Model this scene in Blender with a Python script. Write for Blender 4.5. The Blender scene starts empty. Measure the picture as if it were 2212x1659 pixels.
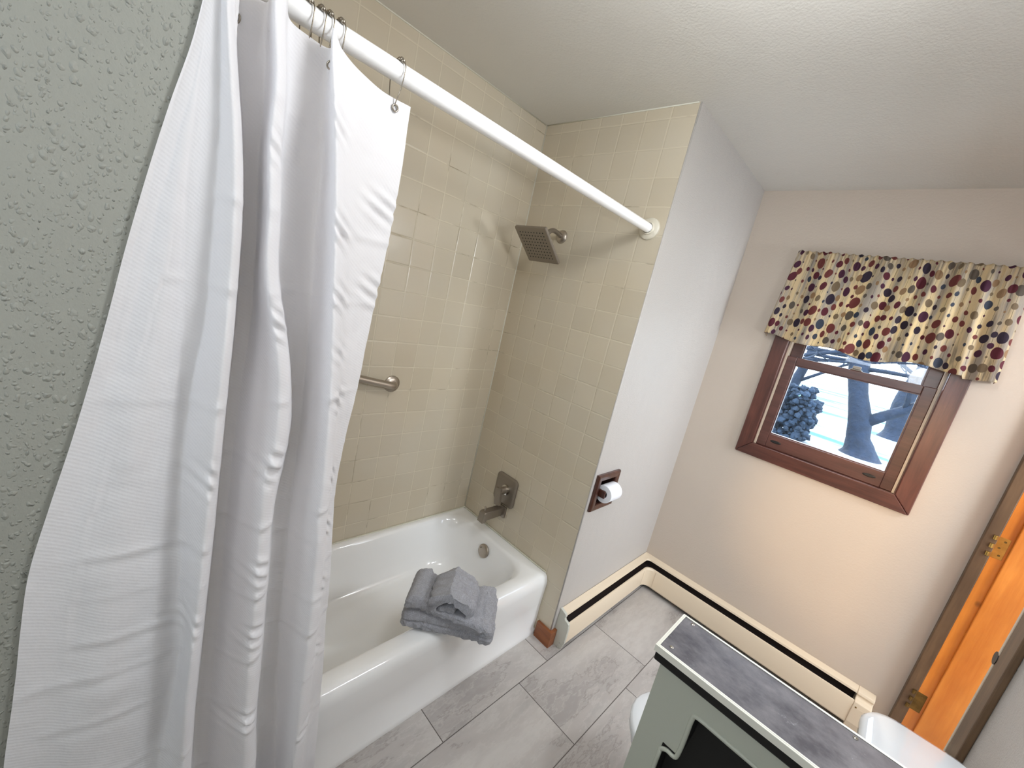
import bpy, bmesh, math, random
from mathutils import Vector, Matrix, noise

# ---------------------------------------------------------------- camera, light, exposure
SC = bpy.context.scene
L_WIN = 0.962
COL = SC.collection
FPX = 879.990
CAM_C = (-1.57306, -0.81488, 1.60161)
CAM_R = ((0.688816090, -0.691515013, 0.217576148),
         (0.000493505, -0.299684104, -0.954038361),
         (0.724935963, 0.657264349, -0.206085966))   # rows: right, down, forward
cd = bpy.data.cameras.new('camera')
cam = bpy.data.objects.new('camera', cd)
COL.objects.link(cam)
cd.sensor_width = 36.0
cd.lens = FPX / 2212.0 * 36.0
cd.clip_start = 0.02
cd.clip_end = 200
r_, d_, f_ = CAM_R
cam.matrix_world = Matrix(((r_[0], -d_[0], -f_[0], CAM_C[0]),
                           (r_[1], -d_[1], -f_[1], CAM_C[1]),
                           (r_[2], -d_[2], -f_[2], CAM_C[2]),
                           (0, 0, 0, 1)))
SC.camera = cam
SC.view_settings.view_transform = 'Standard'
SC.view_settings.look = 'None'
SC.view_settings.gamma = 1.0
SC.view_settings.use_curve_mapping = False
SC.view_settings.exposure = 0.54
SC.cycles.max_bounces = 10
SC.cycles.diffuse_bounces = 6
SC.cycles.glossy_bounces = 4
SC.cycles.transparent_max_bounces = 12
SC.cycles.sample_clamp_indirect = 4.0
SC.cycles.caustics_reflective = False
SC.cycles.caustics_refractive = False

W_ = bpy.data.worlds.new('sky')
SC.world = W_
W_.use_nodes = True
bg = W_.node_tree.nodes['Background']
bg.inputs[0].default_value = (0.80, 0.89, 1.0, 1)
bg.inputs[1].default_value = 6.0


def lamp(name, kind, loc, energy, color, direction=None, size=None, size_y=None, angle=None, spread=None):
    ld = bpy.data.lights.new(name, kind)
    ld.energy = energy
    ld.color = color
    if kind == 'AREA':
        ld.shape = 'RECTANGLE'
        ld.size = size
        ld.size_y = size_y
        if spread:
            ld.spread = spread
    if kind == 'SUN':
        ld.angle = angle
    if kind == 'POINT':
        ld.shadow_soft_size = size
    o = bpy.data.objects.new(name, ld)
    COL.objects.link(o)
    o.location = loc
    if direction is not None:
        o.rotation_euler = Vector(direction).to_track_quat('-Z', 'Y').to_euler()
    return o


# low winter sun outside, sky light entering by the window (portal), daylight in the hallway, room lamps and added fill lights
lamp('sun', 'SUN', (8, 8, 6), 1.6, (1.0, 0.93, 0.82), direction=(-0.55, -0.65, -0.42), angle=0.01)
wp = lamp('window_portal', 'AREA', (L_WIN + 0.13, -0.652, 1.60), 1.0, (1, 1, 1), direction=(-1, 0, 0), size=0.95, size_y=0.64)
wp.data.cycles.is_portal = True
hp = lamp('hall_portal', 'AREA', (0.45, -2.94, 1.35), 1.0, (1, 1, 1), direction=(0, 1, 0), size=1.28, size_y=1.58)
hp.data.cycles.is_portal = True
lamp('hall_fill', 'POINT', (0.50, -1.95, 1.95), 30.0, (0.93, 0.97, 1.0), size=0.14)  # added fill light shining in through the doorway
lamp('rear_fill', 'POINT', (-2.15, -0.98, 1.70), 5.0, (1.0, 0.98, 0.95), size=0.12)  # unseen fill light added to brighten the curtain folds
lamp('ceiling_bulb', 'POINT', (-0.86, -0.56, 2.26), 12.5, (0.96, 0.98, 1.0), size=0.11)
rp = lamp('rear_fill_portal', 'AREA', (-2.80, -0.62, 2.02), 1.0, (1, 1, 1), direction=(1, 0, 0), size=0.56, size_y=0.68)  # guides sky light through the fill opening added in the rear wall
rp.data.cycles.is_portal = True
lamp('door_wall_fill', 'AREA', (-0.40, -1.165, 1.62), 7.5, (0.92, 0.96, 1.0), direction=(-0.12, 1, -0.60), size=0.55, size_y=0.10)  # out-of-view fill light added to brighten the tub and alcove
so = lamp('sconce_bulb', 'SPOT', (-1.72, -1.139, 1.62), 100.0, (1.0, 0.66, 0.34), direction=(2.68, 0.16, -0.74))
so.data.shadow_soft_size = 0.035
so.data.spot_size = math.radians(30)
so.data.spot_blend = 0.9

# ---------------------------------------------------------------- helpers


def srgb(r, g, b):
    def c(v):
        v /= 255.0
        return v / 12.92 if v <= 0.04045 else ((v + 0.055) / 1.055) ** 2.4
    return (c(r), c(g), c(b), 1.0)


class NT:
    """small node-tree builder"""

    def __init__(self, name):
        self.m = bpy.data.materials.new(name)
        self.m.use_nodes = True
        self.t = self.m.node_tree
        self.t.nodes.clear()
        self.out = self.t.nodes.new('ShaderNodeOutputMaterial')

    def n(self, kind, **kw):
        nd = self.t.nodes.new(kind)
        for k, v in kw.items():
            setattr(nd, k, v)
        return nd

    def set(self, nd, key, v):
        s = nd.inputs[key]
        if isinstance(v, bpy.types.NodeSocket):
            self.t.links.new(v, s)
        else:
            s.default_value = v

    def math(self, op, a, b=None, c=None, clamp=False):
        nd = self.n('ShaderNodeMath', operation=op, use_clamp=clamp)
        self.set(nd, 0, a)
        if b is not None:
            self.set(nd, 1, b)
        if c is not None:
            self.set(nd, 2, c)
        return nd.outputs[0]

    def mix(self, fac, a, b, blend='MIX'):
        nd = self.n('ShaderNodeMix', data_type='RGBA', blend_type=blend)
        self.set(nd, 0, fac)
        self.set(nd, 6, a)
        self.set(nd, 7, b)
        return nd.outputs[2]

    def noise(self, vec, scale, detail=3, rough=0.5, col=False):
        nd = self.n('ShaderNodeTexNoise')
        self.set(nd, 'Vector', vec)
        self.set(nd, 'Scale', scale)
        self.set(nd, 'Detail', detail)
        self.set(nd, 'Roughness', rough)
        return nd.outputs[1 if col else 0]

    def ramp(self, fac, stops, interp='LINEAR'):
        nd = self.n('ShaderNodeValToRGB')
        nd.color_ramp.interpolation = interp
        e = nd.color_ramp.elements
        while len(e) < len(stops):
            e.new(0.5)
        for i, (p, c) in enumerate(stops):
            e[i].position = p
            e[i].color = c if not isinstance(c, (int, float)) else (c, c, c, 1)
        self.set(nd, 0, fac)
        return nd.outputs[0]

    def maprange(self, v, a, b, c=0.0, d=1.0):
        nd = self.n('ShaderNodeMapRange')
        for i, x in enumerate((v, a, b, c, d)):
            self.set(nd, i, x)
        return nd.outputs[0]

    def pos(self, scale=(1, 1, 1)):
        g = self.n('ShaderNodeNewGeometry')
        mp = self.n('ShaderNodeMapping')
        self.set(mp, 'Vector', g.outputs['Position'])
        mp.inputs['Scale'].default_value = scale
        return mp.outputs[0]

    def sep(self, v):
        nd = self.n('ShaderNodeSeparateXYZ')
        self.set(nd, 0, v)
        return nd.outputs

    def comb(self, x, y, z=0.0):
        nd = self.n('ShaderNodeCombineXYZ')
        for i, q in enumerate((x, y, z)):
            self.set(nd, i, q)
        return nd.outputs[0]

    def bump(self, h, strength=0.3, dist=0.002):
        nd = self.n('ShaderNodeBump')
        self.set(nd, 'Strength', strength)
        self.set(nd, 'Distance', dist)
        self.set(nd, 'Height', h)
        return nd.outputs[0]

    def principled(self, color, rough=0.5, metal=0.0, normal=None, coat=0.0, spec=0.5, coat_rough=0.05):
        p = self.n('ShaderNodeBsdfPrincipled')
        self.set(p, 'Base Color', color)
        self.set(p, 'Roughness', rough)
        self.set(p, 'Metallic', metal)
        self.set(p, 'Coat Weight', coat)
        self.set(p, 'Coat Roughness', coat_rough)
        self.set(p, 'Specular IOR Level', spec)
        if normal is not None:
            self.set(p, 'Normal', normal)
        return p

    def done(self, shader):
        self.t.links.new(shader.outputs[0] if hasattr(shader, 'outputs') else shader, self.out.inputs[0])
        return self.m


def plain(name, color, rough=0.5, metal=0.0, coat=0.0, bump=None, spec=0.5, var=0.0, vscale=8.0):
    t = NT(name)
    c = color
    p = t.pos()
    if var:
        c = t.mix(t.maprange(t.noise(p, vscale, 4), 0.3, 0.7), tuple(x * (1 - var) for x in color[:3]) + (1,),
                  tuple(min(1, x * (1 + var)) for x in color[:3]) + (1,))
    nr = t.bump(t.noise(p, bump[0], 3), bump[1], bump[2]) if bump else None
    return t.done(t.principled(c, rough, metal, nr, coat, spec))


def wall_paint(name, color, rough=0.45, stipple=0.25, scale=160.0, spec=0.5):
    t = NT(name)
    p = t.pos()
    n1 = t.noise(p, scale, 3, 0.6)
    n2 = t.noise(p, 14.0, 3, 0.5)
    h = t.math('ADD', n1, t.math('MULTIPLY', n2, 1.2))
    c = t.mix(t.maprange(t.noise(p, 2.2, 3), 0.3, 0.7), tuple(x * 0.965 for x in color[:3]) + (1,), color)
    return t.done(t.principled(c, rough, 0, t.bump(h, stipple, 0.0022), spec=spec))


def wood(name, c1, c2, rough=0.35, axis='z', coat=0.3, scale=1.0, knots=False):
    t = NT(name)
    sc = {'z': (26, 26, 2.2), 'x': (2.2, 26, 26), 'y': (26, 2.2, 26)}[axis]
    p = t.pos(tuple(s * scale for s in sc))
    n1 = t.noise(p, 1.0, 6, 0.6)
    n2 = t.noise(p, 5.0, 3, 0.6)
    f = t.maprange(t.math('ADD', n1, t.math('MULTIPLY', n2, 0.35)), 0.5, 0.85)
    c = t.mix(f, c1, c2)
    c = t.mix(t.maprange(t.noise(t.pos(), 5.0, 3), 0.35, 0.75, 0.0, 0.45), c, tuple(x * 0.6 for x in c1[:3]) + (1,))
    if knots:
        v = t.n('ShaderNodeTexVoronoi')
        t.set(v, 'Vector', t.pos((1, 1, 0.7)))
        t.set(v, 'Scale', 5.0)
        k = t.maprange(v.outputs['Distance'], 0.02, 0.06, 0.75, 0.0)
        c = t.mix(k, c, tuple(x * 0.25 for x in c1[:3]) + (1,))
    return t.done(t.principled(c, rough, 0, t.bump(n2, 0.15, 0.001), coat=coat, coat_rough=0.15))


def tile_mat(name, uax, u0, z0, pitch=0.11):
    """square glazed wall tiles; uax = 0 (x) or 1 (y) is the horizontal axis of the wall"""
    t = NT(name)
    g = t.pos()
    s = t.sep(g)
    wob = t.math('MULTIPLY', t.math('SUBTRACT', t.noise(g, 9.0, 2), 0.5), 0.0025)
    u = t.math('DIVIDE', t.math('ADD', t.math('SUBTRACT', s[uax], u0), wob), pitch)
    v = t.math('DIVIDE', t.math('ADD', t.math('SUBTRACT', s[2], z0), wob), pitch)
    fu, fv = t.math('FLOOR', u), t.math('FLOOR', v)
    lu = t.math('ABSOLUTE', t.math('SUBTRACT', t.math('FRACT', u), 0.5))
    lv = t.math('ABSOLUTE', t.math('SUBTRACT', t.math('FRACT', v), 0.5))
    mx = t.math('MAXIMUM', lu, lv)
    grout = t.maprange(mx, 0.482, 0.489)
    edge = t.maprange(mx, 0.455, 0.492, 1.0, 0.0)
    wn = t.n('ShaderNodeTexWhiteNoise', noise_dimensions='2D')
    t.set(wn, 'Vector', t.comb(fu, fv))
    rnd = wn.outputs[0]
    ta, tb = srgb(200, 189, 168), srgb(193, 182, 161)
    tc = t.mix(rnd, ta, tb)
    tc = t.mix(t.maprange(t.noise(g, 3.0, 3), 0.35, 0.7, 0, 0.5), tc, srgb(196, 190, 176))
    # light grout that has gone dirty here and there
    dirt = t.maprange(t.noise(g, 4.5, 4, 0.7), 0.56, 0.68)
    gc = t.mix(dirt, srgb(206, 197, 176), srgb(146, 135, 113))
    vis = t.maprange(t.noise(g, 2.3, 3, 0.7), 0.36, 0.56, 0.4, 1.0)
    c = t.mix(t.math('MULTIPLY', grout, vis), tc, gc)
    # each tile is set at a slightly different tilt, which the bump height carries
    wn2 = t.n('ShaderNodeTexWhiteNoise', noise_dimensions='3D')
    t.set(wn2, 'Vector', t.comb(fu, fv, 3.3))
    tu = t.math('MULTIPLY', t.math('SUBTRACT', t.math('FRACT', u), 0.5), t.math('SUBTRACT', wn2.outputs[0], 0.5))
    tv = t.math('MULTIPLY', t.math('SUBTRACT', t.math('FRACT', v), 0.5), t.math('SUBTRACT', rnd, 0.5))
    tilt = t.math('MULTIPLY', t.math('ADD', tu, tv), 0.28)
    h = t.math('ADD', t.math('ADD', edge, tilt), t.math('MULTIPLY', t.noise(g, 38.0, 2), 0.3))
    rough = t.math('ADD', 0.22, t.math('MULTIPLY', grout, 0.4))
    return t.done(t.principled(c, rough, 0, t.bump(h, 0.5, 0.0016), spec=0.45))


def floor_mat():
    t = NT('floor_porcelain')
    g = t.pos()
    s = t.sep(g)
    PW, PL = 0.3045, 0.603
    v = t.math('DIVIDE', t.math('ADD', s[1], 0.06), PW)
    row = t.math('FLOOR', v)
    u = t.math('DIVIDE', t.math('SUBTRACT', t.math('ADD', s[0], 0.069), t.math('MULTIPLY', row, 0.196)), PL)
    fu = t.math('FLOOR', u)
    lv = t.math('MULTIPLY', t.math('SUBTRACT', 0.5, t.math('ABSOLUTE', t.math('SUBTRACT', t.math('FRACT', v), 0.5))), PW)
    lu = t.math('MULTIPLY', t.math('SUBTRACT', 0.5, t.math('ABSOLUTE', t.math('SUBTRACT', t.math('FRACT', u), 0.5))), PL)
    d = t.math('MINIMUM', lu, lv)
    grout = t.maprange(d, 0.0012, 0.0022, 1.0, 0.0)
    wn = t.n('ShaderNodeTexWhiteNoise', noise_dimensions='2D')
    t.set(wn, 'Vector', t.comb(fu, row))
    off = t.math('MULTIPLY', wn.outputs[0], 9.0)
    p = t.comb(t.math('MULTIPLY', s[0], 0.9), t.math('MULTIPLY', s[1], 2.6), off)
    n1 = t.noise(p, 2.2, 6, 0.62)
    n2 = t.noise(p, 6.5, 6, 0.65)
    c = t.mix(t.maprange(n1, 0.38, 0.64), srgb(158, 153, 150), srgb(192, 188, 184))
    c = t.mix(t.maprange(n2, 0.42, 0.68, 0, 0.75), c, srgb(176, 170, 166))
    vein = t.maprange(t.math('ABSOLUTE', t.math('SUBTRACT', n2, 0.5)), 0.0, 0.03, 0.35, 0.0)
    c = t.mix(vein, c, srgb(196, 192, 188))
    vein2 = t.maprange(t.math('ABSOLUTE', t.math('SUBTRACT', n1, 0.44)), 0.0, 0.012, 0.4, 0.0)
    c = t.mix(vein2, c, srgb(122, 114, 108))
    c = t.mix(grout, c, srgb(92, 86, 82))
    h = t.math('ADD', t.math('MULTIPLY', grout, -1.0), t.math('MULTIPLY', n2, 0.1))
    return t.done(t.principled(c, 0.42, 0, t.bump(h, 0.4, 0.002), spec=0.4))


def stipple_mat(name, color):
    """knock-down texture with raised drips"""
    t = NT(name)
    p = t.pos((1.0, 1.0, 0.75))
    wob = t.n('ShaderNodeVectorMath', operation='SCALE')
    t.set(wob, 0, t.noise(p, 70.0, 2, 0.5, col=True))
    t.set(wob, 'Scale', 0.010)
    ad = t.n('ShaderNodeVectorMath', operation='ADD')
    t.set(ad, 0, p)
    t.set(ad, 1, wob.outputs[0])
    hs = []
    for sc, thr, amp in ((118.0, 0.52, 1.0), (210.0, 0.5, 0.6)):
        v = t.n('ShaderNodeTexVoronoi')
        t.set(v, 'Vector', ad.outputs[0])
        t.set(v, 'Scale', sc)
        rnd = t.sep(v.outputs['Color'])[0]
        rad = t.math('MULTIPLY', t.maprange(rnd, 0.1, 1.0), thr)
        q = t.math('SUBTRACT', 1.0, t.math('DIVIDE', v.outputs['Distance'], t.math('ADD', rad, 0.001)))
        hs.append(t.math('MULTIPLY', t.math('POWER', t.math('MAXIMUM', q, 0.0), 0.7), amp))
    n3 = t.math('MULTIPLY', t.noise(p, 24.0, 3), 0.5)
    n4 = t.math('MULTIPLY', t.noise(p, 260.0, 2), 0.25)
    h = t.math('ADD', t.math('ADD', hs[0], hs[1]), t.math('ADD', n3, n4))
    c = t.mix(t.maprange(t.noise(p, 2.5, 3), 0.3, 0.7), tuple(x * 0.94 for x in color[:3]) + (1,), color)
    return t.done(t.principled(c, 0.55, 0, t.bump(h, 0.9, 0.0024), spec=0.42))


def curtain_mat():
    t = NT('white_twill_polyester')
    uv = t.n('ShaderNodeUVMap')
    s = t.sep(uv.outputs[0])
    a = t.math('ADD', t.math('MULTIPLY', s[0], 0.5), s[1])
    wv = t.math('SINE', t.math('MULTIPLY', a, 2 * math.pi / 0.0058))
    h = t.math('ADD', t.math('MULTIPLY', wv, 0.5), t.math('MULTIPLY', t.noise(uv.outputs[0], 900.0, 2), 0.5))
    big = t.noise(uv.outputs[0], 26.0, 4, 0.55)
    b = t.bump(h, 0.15, 0.0009)
    b2 = t.n('ShaderNodeBump')
    t.set(b2, 'Strength', 0.35)
    t.set(b2, 'Distance', 0.006)
    t.set(b2, 'Height', big)
    t.set(b2, 'Normal', b)
    nr = b2.outputs[0]
    p = t.principled(srgb(234, 234, 238), 0.55, 0, nr, spec=0.35)
    tr = t.n('ShaderNodeBsdfTranslucent')
    t.set(tr, 'Color', srgb(234, 234, 238))
    t.set(tr, 'Normal', nr)
    mx = t.n('ShaderNodeMixShader')
    t.set(mx, 0, 0.18)
    t.t.links.new(p.outputs[0], mx.inputs[1])
    t.t.links.new(tr.outputs[0], mx.inputs[2])
    return t.done(mx)


def valance_mat():
    t = NT('bead_print_cotton')
    uv = t.n('ShaderNodeUVMap')
    s = t.sep(uv.outputs[0])
    p = t.comb(t.math('MULTIPLY', s[0], 9.0), t.math('MULTIPLY', s[1], 1.1))
    n = t.noise(p, 3.0, 4, 0.55)
    c = t.mix(t.maprange(n, 0.42, 0.62), srgb(226, 206, 166), srgb(178, 168, 156))  # grey streaks here and below paint the shading of the gathers
    c = t.mix(t.maprange(t.noise(p, 5.0, 3), 0.60, 0.70, 0, 0.7), c, srgb(128, 118, 104))
    beads = [(0.0, srgb(104, 50, 60)), (0.17, srgb(62, 52, 66)), (0.33, srgb(126, 70, 66)), (0.47, srgb(108, 98, 88)),
             (0.6, srgb(84, 48, 68)), (0.73, srgb(160, 130, 98)), (0.82, srgb(72, 78, 92)), (0.91, srgb(136, 118, 94))]
    for (w, hgt, ox, sd, rmin, rmax) in ((0.074, 0.060, 0.0, 1.7, 0.12, 0.44), (0.074, 0.044, 0.037, 8.3, 0.10, 0.42)):
        wob = t.math('MULTIPLY', t.math('SUBTRACT', t.noise(t.comb(t.math('MULTIPLY', s[0], 3.0), s[1], sd), 5.0, 1), 0.5), 0.03)
        u = t.math('DIVIDE', t.math('ADD', t.math('ADD', s[0], ox), wob), w)
        fu = t.math('FLOOR', u)
        w1 = t.n('ShaderNodeTexWhiteNoise', noise_dimensions='2D')
        t.set(w1, 'Vector', t.comb(fu, sd))
        v = t.math('ADD', t.math('DIVIDE', s[1], hgt), t.math('MULTIPLY', w1.outputs[0], 7.0))
        fv = t.math('FLOOR', v)
        w2 = t.n('ShaderNodeTexWhiteNoise', noise_dimensions='3D')
        t.set(w2, 'Vector', t.comb(fu, fv, sd))
        w3 = t.n('ShaderNodeTexWhiteNoise', noise_dimensions='3D')
        t.set(w3, 'Vector', t.comb(fu, fv, sd + 5.1))
        du = t.math('MULTIPLY', t.math('SUBTRACT', t.math('FRACT', u), 0.5), w)
        dv = t.math('MULTIPLY', t.math('SUBTRACT', t.math('FRACT', v), 0.5), hgt)
        string = t.maprange(t.math('ABSOLUTE', du), 0.0005, 0.0011, 0.8, 0.0)
        c = t.mix(string, c, srgb(104, 92, 74))
        dist = t.math('SQRT', t.math('ADD', t.math('MULTIPLY', du, du), t.math('MULTIPLY', dv, dv)))
        rad = t.math('MULTIPLY', t.math('ADD', rmin, t.math('MULTIPLY', t.math('POWER', w2.outputs[0], 1.4), rmax - rmin)), hgt)
        m = t.maprange(t.math('SUBTRACT', dist, rad), -0.0006, 0.0006, 1.0, 0.0)
        bc = t.ramp(w3.outputs[0], beads, 'CONSTANT')
        c = t.mix(m, c, bc)
    nr = t.bump(t.noise(t.comb(t.math('MULTIPLY', s[0], 6.0), s[1]), 40.0, 3), 0.4, 0.003)
    pr = t.principled(c, 0.75, 0, nr, spec=0.25)
    tr = t.n('ShaderNodeBsdfTranslucent')
    t.set(tr, 'Color', c)
    mx = t.n('ShaderNodeMixShader')
    t.set(mx, 0, 0.42)
    t.t.links.new(pr.outputs[0], mx.inputs[1])
    t.t.links.new(tr.outputs[0], mx.inputs[2])
    return t.done(mx)


def glass_mat():
    t = NT('window_glass')
    tr = t.n('ShaderNodeBsdfTransparent')
    t.set(tr, 'Color', (0.93, 0.97, 1.0, 1))
    gl = t.n('ShaderNodeBsdfGlossy')
    t.set(gl, 'Roughness', 0.02)
    df = t.n('ShaderNodeBsdfDiffuse')
    t.set(df, 'Color', (0.8, 0.9, 1.0, 1))
    mx = t.n('ShaderNodeMixShader')
    t.set(mx, 0, 0.035)
    t.t.links.new(tr.outputs[0], mx.inputs[1])
    t.t.links.new(gl.outputs[0], mx.inputs[2])
    # water spots and dust on the pane
    sp = t.maprange(t.noise(t.pos(), 55.0, 4, 0.7), 0.6, 0.72, 0.005, 0.04)
    mx2 = t.n('ShaderNodeMixShader')
    t.set(mx2, 0, sp)
    t.t.links.new(mx.outputs[0], mx2.inputs[1])
    t.t.links.new(df.outputs[0], mx2.inputs[2])
    return t.done(mx2)


def terry_mat():
    t = NT('grey_terry')
    p = t.pos()
    n = t.noise(p, 260.0, 4, 0.75)
    n2 = t.noise(p, 60.0, 4, 0.65)
    c = t.mix(t.maprange(n, 0.3, 0.7), srgb(150, 152, 162), srgb(214, 216, 226))
    c = t.mix(t.maprange(n2, 0.35, 0.7, 0, 0.4), c, srgb(150, 148, 158))
    pr = t.principled(c, 0.95, 0, t.bump(t.math('ADD', n, n2), 1.0, 0.006), spec=0.1)
    t.set(pr, 'Sheen Weight', 0.4)
    return t.done(pr)


def slate_mat():
    t = NT('scuffed_slate_laminate')
    p = t.pos()
    n = t.noise(t.pos((1.6, 1.0, 1.0)), 14.0, 8, 0.72)
    c = t.mix(t.maprange(n, 0.35, 0.68), srgb(74, 72, 78), srgb(116, 113, 116))
    sc = t.maprange(t.noise(p, 26.0, 6, 0.75), 0.64, 0.72, 0, 0.6)
    c = t.mix(sc, c, srgb(168, 172, 174))
    return t.done(t.principled(c, t.maprange(n, 0.3, 0.7, 0.28, 0.5), 0, t.bump(n, 0.15, 0.001), spec=0.5))


def chipped_enamel(name, color, amount=0.62):
    t = NT(name)
    p = t.pos()
    f = t.maprange(t.noise(p, 70.0, 4, 0.7), amount, amount + 0.03, 0, 1)
    rare = t.maprange(t.noise(p, 8.0, 2), 0.66 - (0.62 - amount), 0.70 - (0.62 - amount))
    c = t.mix(t.math('MULTIPLY', f, rare), color, srgb(60, 56, 50))
    return t.done(t.principled(c, 0.35, 0, t.bump(t.noise(p, 30.0, 2), 0.08, 0.002), spec=0.5))


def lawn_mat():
    t = NT('snow_lawn_painted_shade')
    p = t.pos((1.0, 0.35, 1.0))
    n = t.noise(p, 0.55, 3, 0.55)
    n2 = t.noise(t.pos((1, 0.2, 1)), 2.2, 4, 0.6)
    c = t.mix(t.maprange(t.math('ADD', n, t.math('MULTIPLY', n2, 0.3)), 0.56, 0.66), srgb(72, 110, 110), srgb(150, 156, 158))  # teal patches paint the shaded parts of the lawn
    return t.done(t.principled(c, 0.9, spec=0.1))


M = dict(
    white_wall=wall_paint('white_wall_paint', srgb(192, 188, 184), 0.30, 1.0, 210.0, 0.6),
    cream_wall=wall_paint('cream_wall_paint', srgb(198, 186, 173), 0.5, 0.32, 110.0),
    ceiling=wall_paint('ceiling_paint', srgb(216, 214, 208), 0.6, 0.5, 120.0),
    sage_wall=stipple_mat('sage_knockdown_paint', srgb(150, 152, 145)),
    sage_plain=wall_paint('sage_smooth_paint', srgb(182, 186, 174), 0.35, 0.15, 60.0),
    tile_back=tile_mat('beige_tile_back', 0, -0.0755, 1.627),
    tile_end=tile_mat('beige_tile_end', 1, 0.0, 1.625),
    floor=floor_mat(),
    tub=plain('white_tub_enamel', srgb(240, 241, 242), 0.11, 0, 0.5, spec=0.5),
    caulk=plain('white_caulk', srgb(206, 204, 190), 0.5),
    curtain=curtain_mat(),
    valance=valance_mat(),
    rod=plain('white_rod_enamel', srgb(250, 250, 250), 0.2, 0, 0.4),
    plastic=plain('aged_white_plastic', srgb(212, 206, 190), 0.35),
    nickel=plain('brushed_nickel', srgb(176, 166, 154), 0.34, 0.9, bump=(260, 0.08, 0.0005)),
    dark_nickel=plain('darker_brushed_nickel', srgb(144, 135, 124), 0.42, 0.75, bump=(260, 0.08, 0.0005)),
    chrome=plain('chrome', srgb(210, 206, 198), 0.08, 1.0),
    steel=plain('wire_steel', srgb(150, 142, 130), 0.25, 1.0),
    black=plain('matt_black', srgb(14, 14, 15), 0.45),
    nozzle=plain('black_nozzle_rubber', srgb(12, 11, 11), 0.6),
    slotblack=plain('heater_core_and_slot_shade', srgb(38, 27, 24), 0.7),  # core colour, also used as painted shade inside the slot
    win_wood=wood('mahogany_stain', srgb(72, 40, 34), srgb(104, 62, 52), 0.32, 'y', 0.35),
    win_wood_v=wood('mahogany_stain_upright', srgb(72, 40, 34), srgb(108, 64, 53), 0.32, 'z', 0.35),
    sash_wood=wood('walnut_sash_stain', srgb(78, 48, 42), srgb(104, 66, 58), 0.35, 'y', 0.3),
    holder_wood=wood('dark_walnut_stain', srgb(54, 28, 22), srgb(90, 52, 38), 0.3, 'z', 0.4),
    block_wood=wood('red_oak_stain', srgb(120, 66, 34), srgb(158, 96, 56), 0.45, 'y', 0.2),
    casing_wood=wood('worn_brown_stain', srgb(84, 62, 42), srgb(114, 88, 62), 0.5, 'z', 0.1),
    jamb_wood=wood('honey_pine', srgb(206, 112, 28), srgb(232, 146, 58), 0.35, 'z', 0.4, 0.6, True),
    track=plain('cream_vinyl_track', srgb(206, 190, 170), 0.4),
    glass=glass_mat(),
    paper=plain('toilet_paper', srgb(236, 238, 244), 0.9, bump=(220, 0.3, 0.001)),
    heater=chipped_enamel('cream_heater_enamel', srgb(222, 206, 182), 0.64),
    heater_cap=chipped_enamel('chipped_grey_heater_enamel', srgb(196, 196, 186), 0.56),
    terry=terry_mat(),
    slate=slate_mat(),
    metal_edge=plain('bright_edging', srgb(240, 240, 230), 0.3, 0.25),
    brass=plain('brass', srgb(196, 160, 90), 0.28, 1.0, var=0.2, vscale=30),
    old_brass=plain('tarnished_brass', srgb(120, 94, 50), 0.45, 0.8, var=0.3, vscale=40),
    porcelain=plain('white_porcelain', srgb(226, 230, 234), 0.1, 0, 0.6),
    seat=plain('white_toilet_seat', srgb(232, 236, 240), 0.2, 0, 0.3),
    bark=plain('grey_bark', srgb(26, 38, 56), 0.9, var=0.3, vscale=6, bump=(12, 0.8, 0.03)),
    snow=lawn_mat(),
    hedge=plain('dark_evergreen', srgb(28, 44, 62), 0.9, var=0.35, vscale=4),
    siding=plain('pale_siding', srgb(214, 214, 212), 0.8),
    hall=wall_paint('hall_paint', srgb(214, 206, 192), 0.6, 0.1),
    lamp_glass=None,
)


def emit(name, color, strength):
    t = NT(name)
    e = t.n('ShaderNodeEmission')
    t.set(e, 0, color)
    t.set(e, 1, strength)
    return t.done(e)


# ---- mesh helpers


def obj(name, bm, mat, parent=None, smooth=False, bevel=0.0, seg=2, subsurf=0, recalc=True, autosmooth=None):
    if recalc:
        bmesh.ops.recalc_face_normals(bm, faces=bm.faces)
    me = bpy.data.meshes.new(name)
    bm.to_mesh(me)
    bm.free()
    o = bpy.data.objects.new(name, me)
    COL.objects.link(o)
    if mat is not None:
        me.materials.append(mat)
    if smooth:
        for p in me.polygons:
            p.use_smooth = True
    if bevel:
        md = o.modifiers.new('bevel', 'BEVEL')
        md.width = bevel
        md.segments = seg
        md.limit_method = 'ANGLE'
        md.angle_limit = math.radians(35)
        md.harden_normals = False
    if subsurf:
        md = o.modifiers.new('sub', 'SUBSURF')
        md.levels = md.render_levels = subsurf
    if autosmooth:
        me.set_sharp_from_angle(angle=math.radians(autosmooth))
    if parent:
        o.parent = parent
        o.matrix_parent_inverse = Matrix.Translation(-parent.location) if parent.type == 'EMPTY' else Matrix.Identity(4)
    return o


def thing(name, label, cat, loc=(0, 0, 0), group=None, kind=None):
    o = bpy.data.objects.new(name, None)
    COL.objects.link(o)
    o.location = loc
    o.empty_display_size = 0.05
    return tag(o, label, cat, group, kind)


def tag(o, label, cat=None, group=None, kind=None):
    if label:
        o['label'] = label
    if cat:
        o['category'] = cat
    if group:
        o['group'] = group
    if kind:
        o['kind'] = kind
    return o


def box(bm, x0, x1, y0, y1, z0, z1, M4=None):
    vs = [bm.verts.new((x, y, z)) for x in (x0, x1) for y in (y0, y1) for z in (z0, z1)]
    for f in ((0, 1, 3, 2), (4, 6, 7, 5), (0, 4, 5, 1), (2, 3, 7, 6), (0, 2, 6, 4), (1, 5, 7, 3)):
        bm.faces.new([vs[i] for i in f])
    if M4 is not None:
        bmesh.ops.transform(bm, matrix=M4, verts=vs)
    return vs


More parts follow.
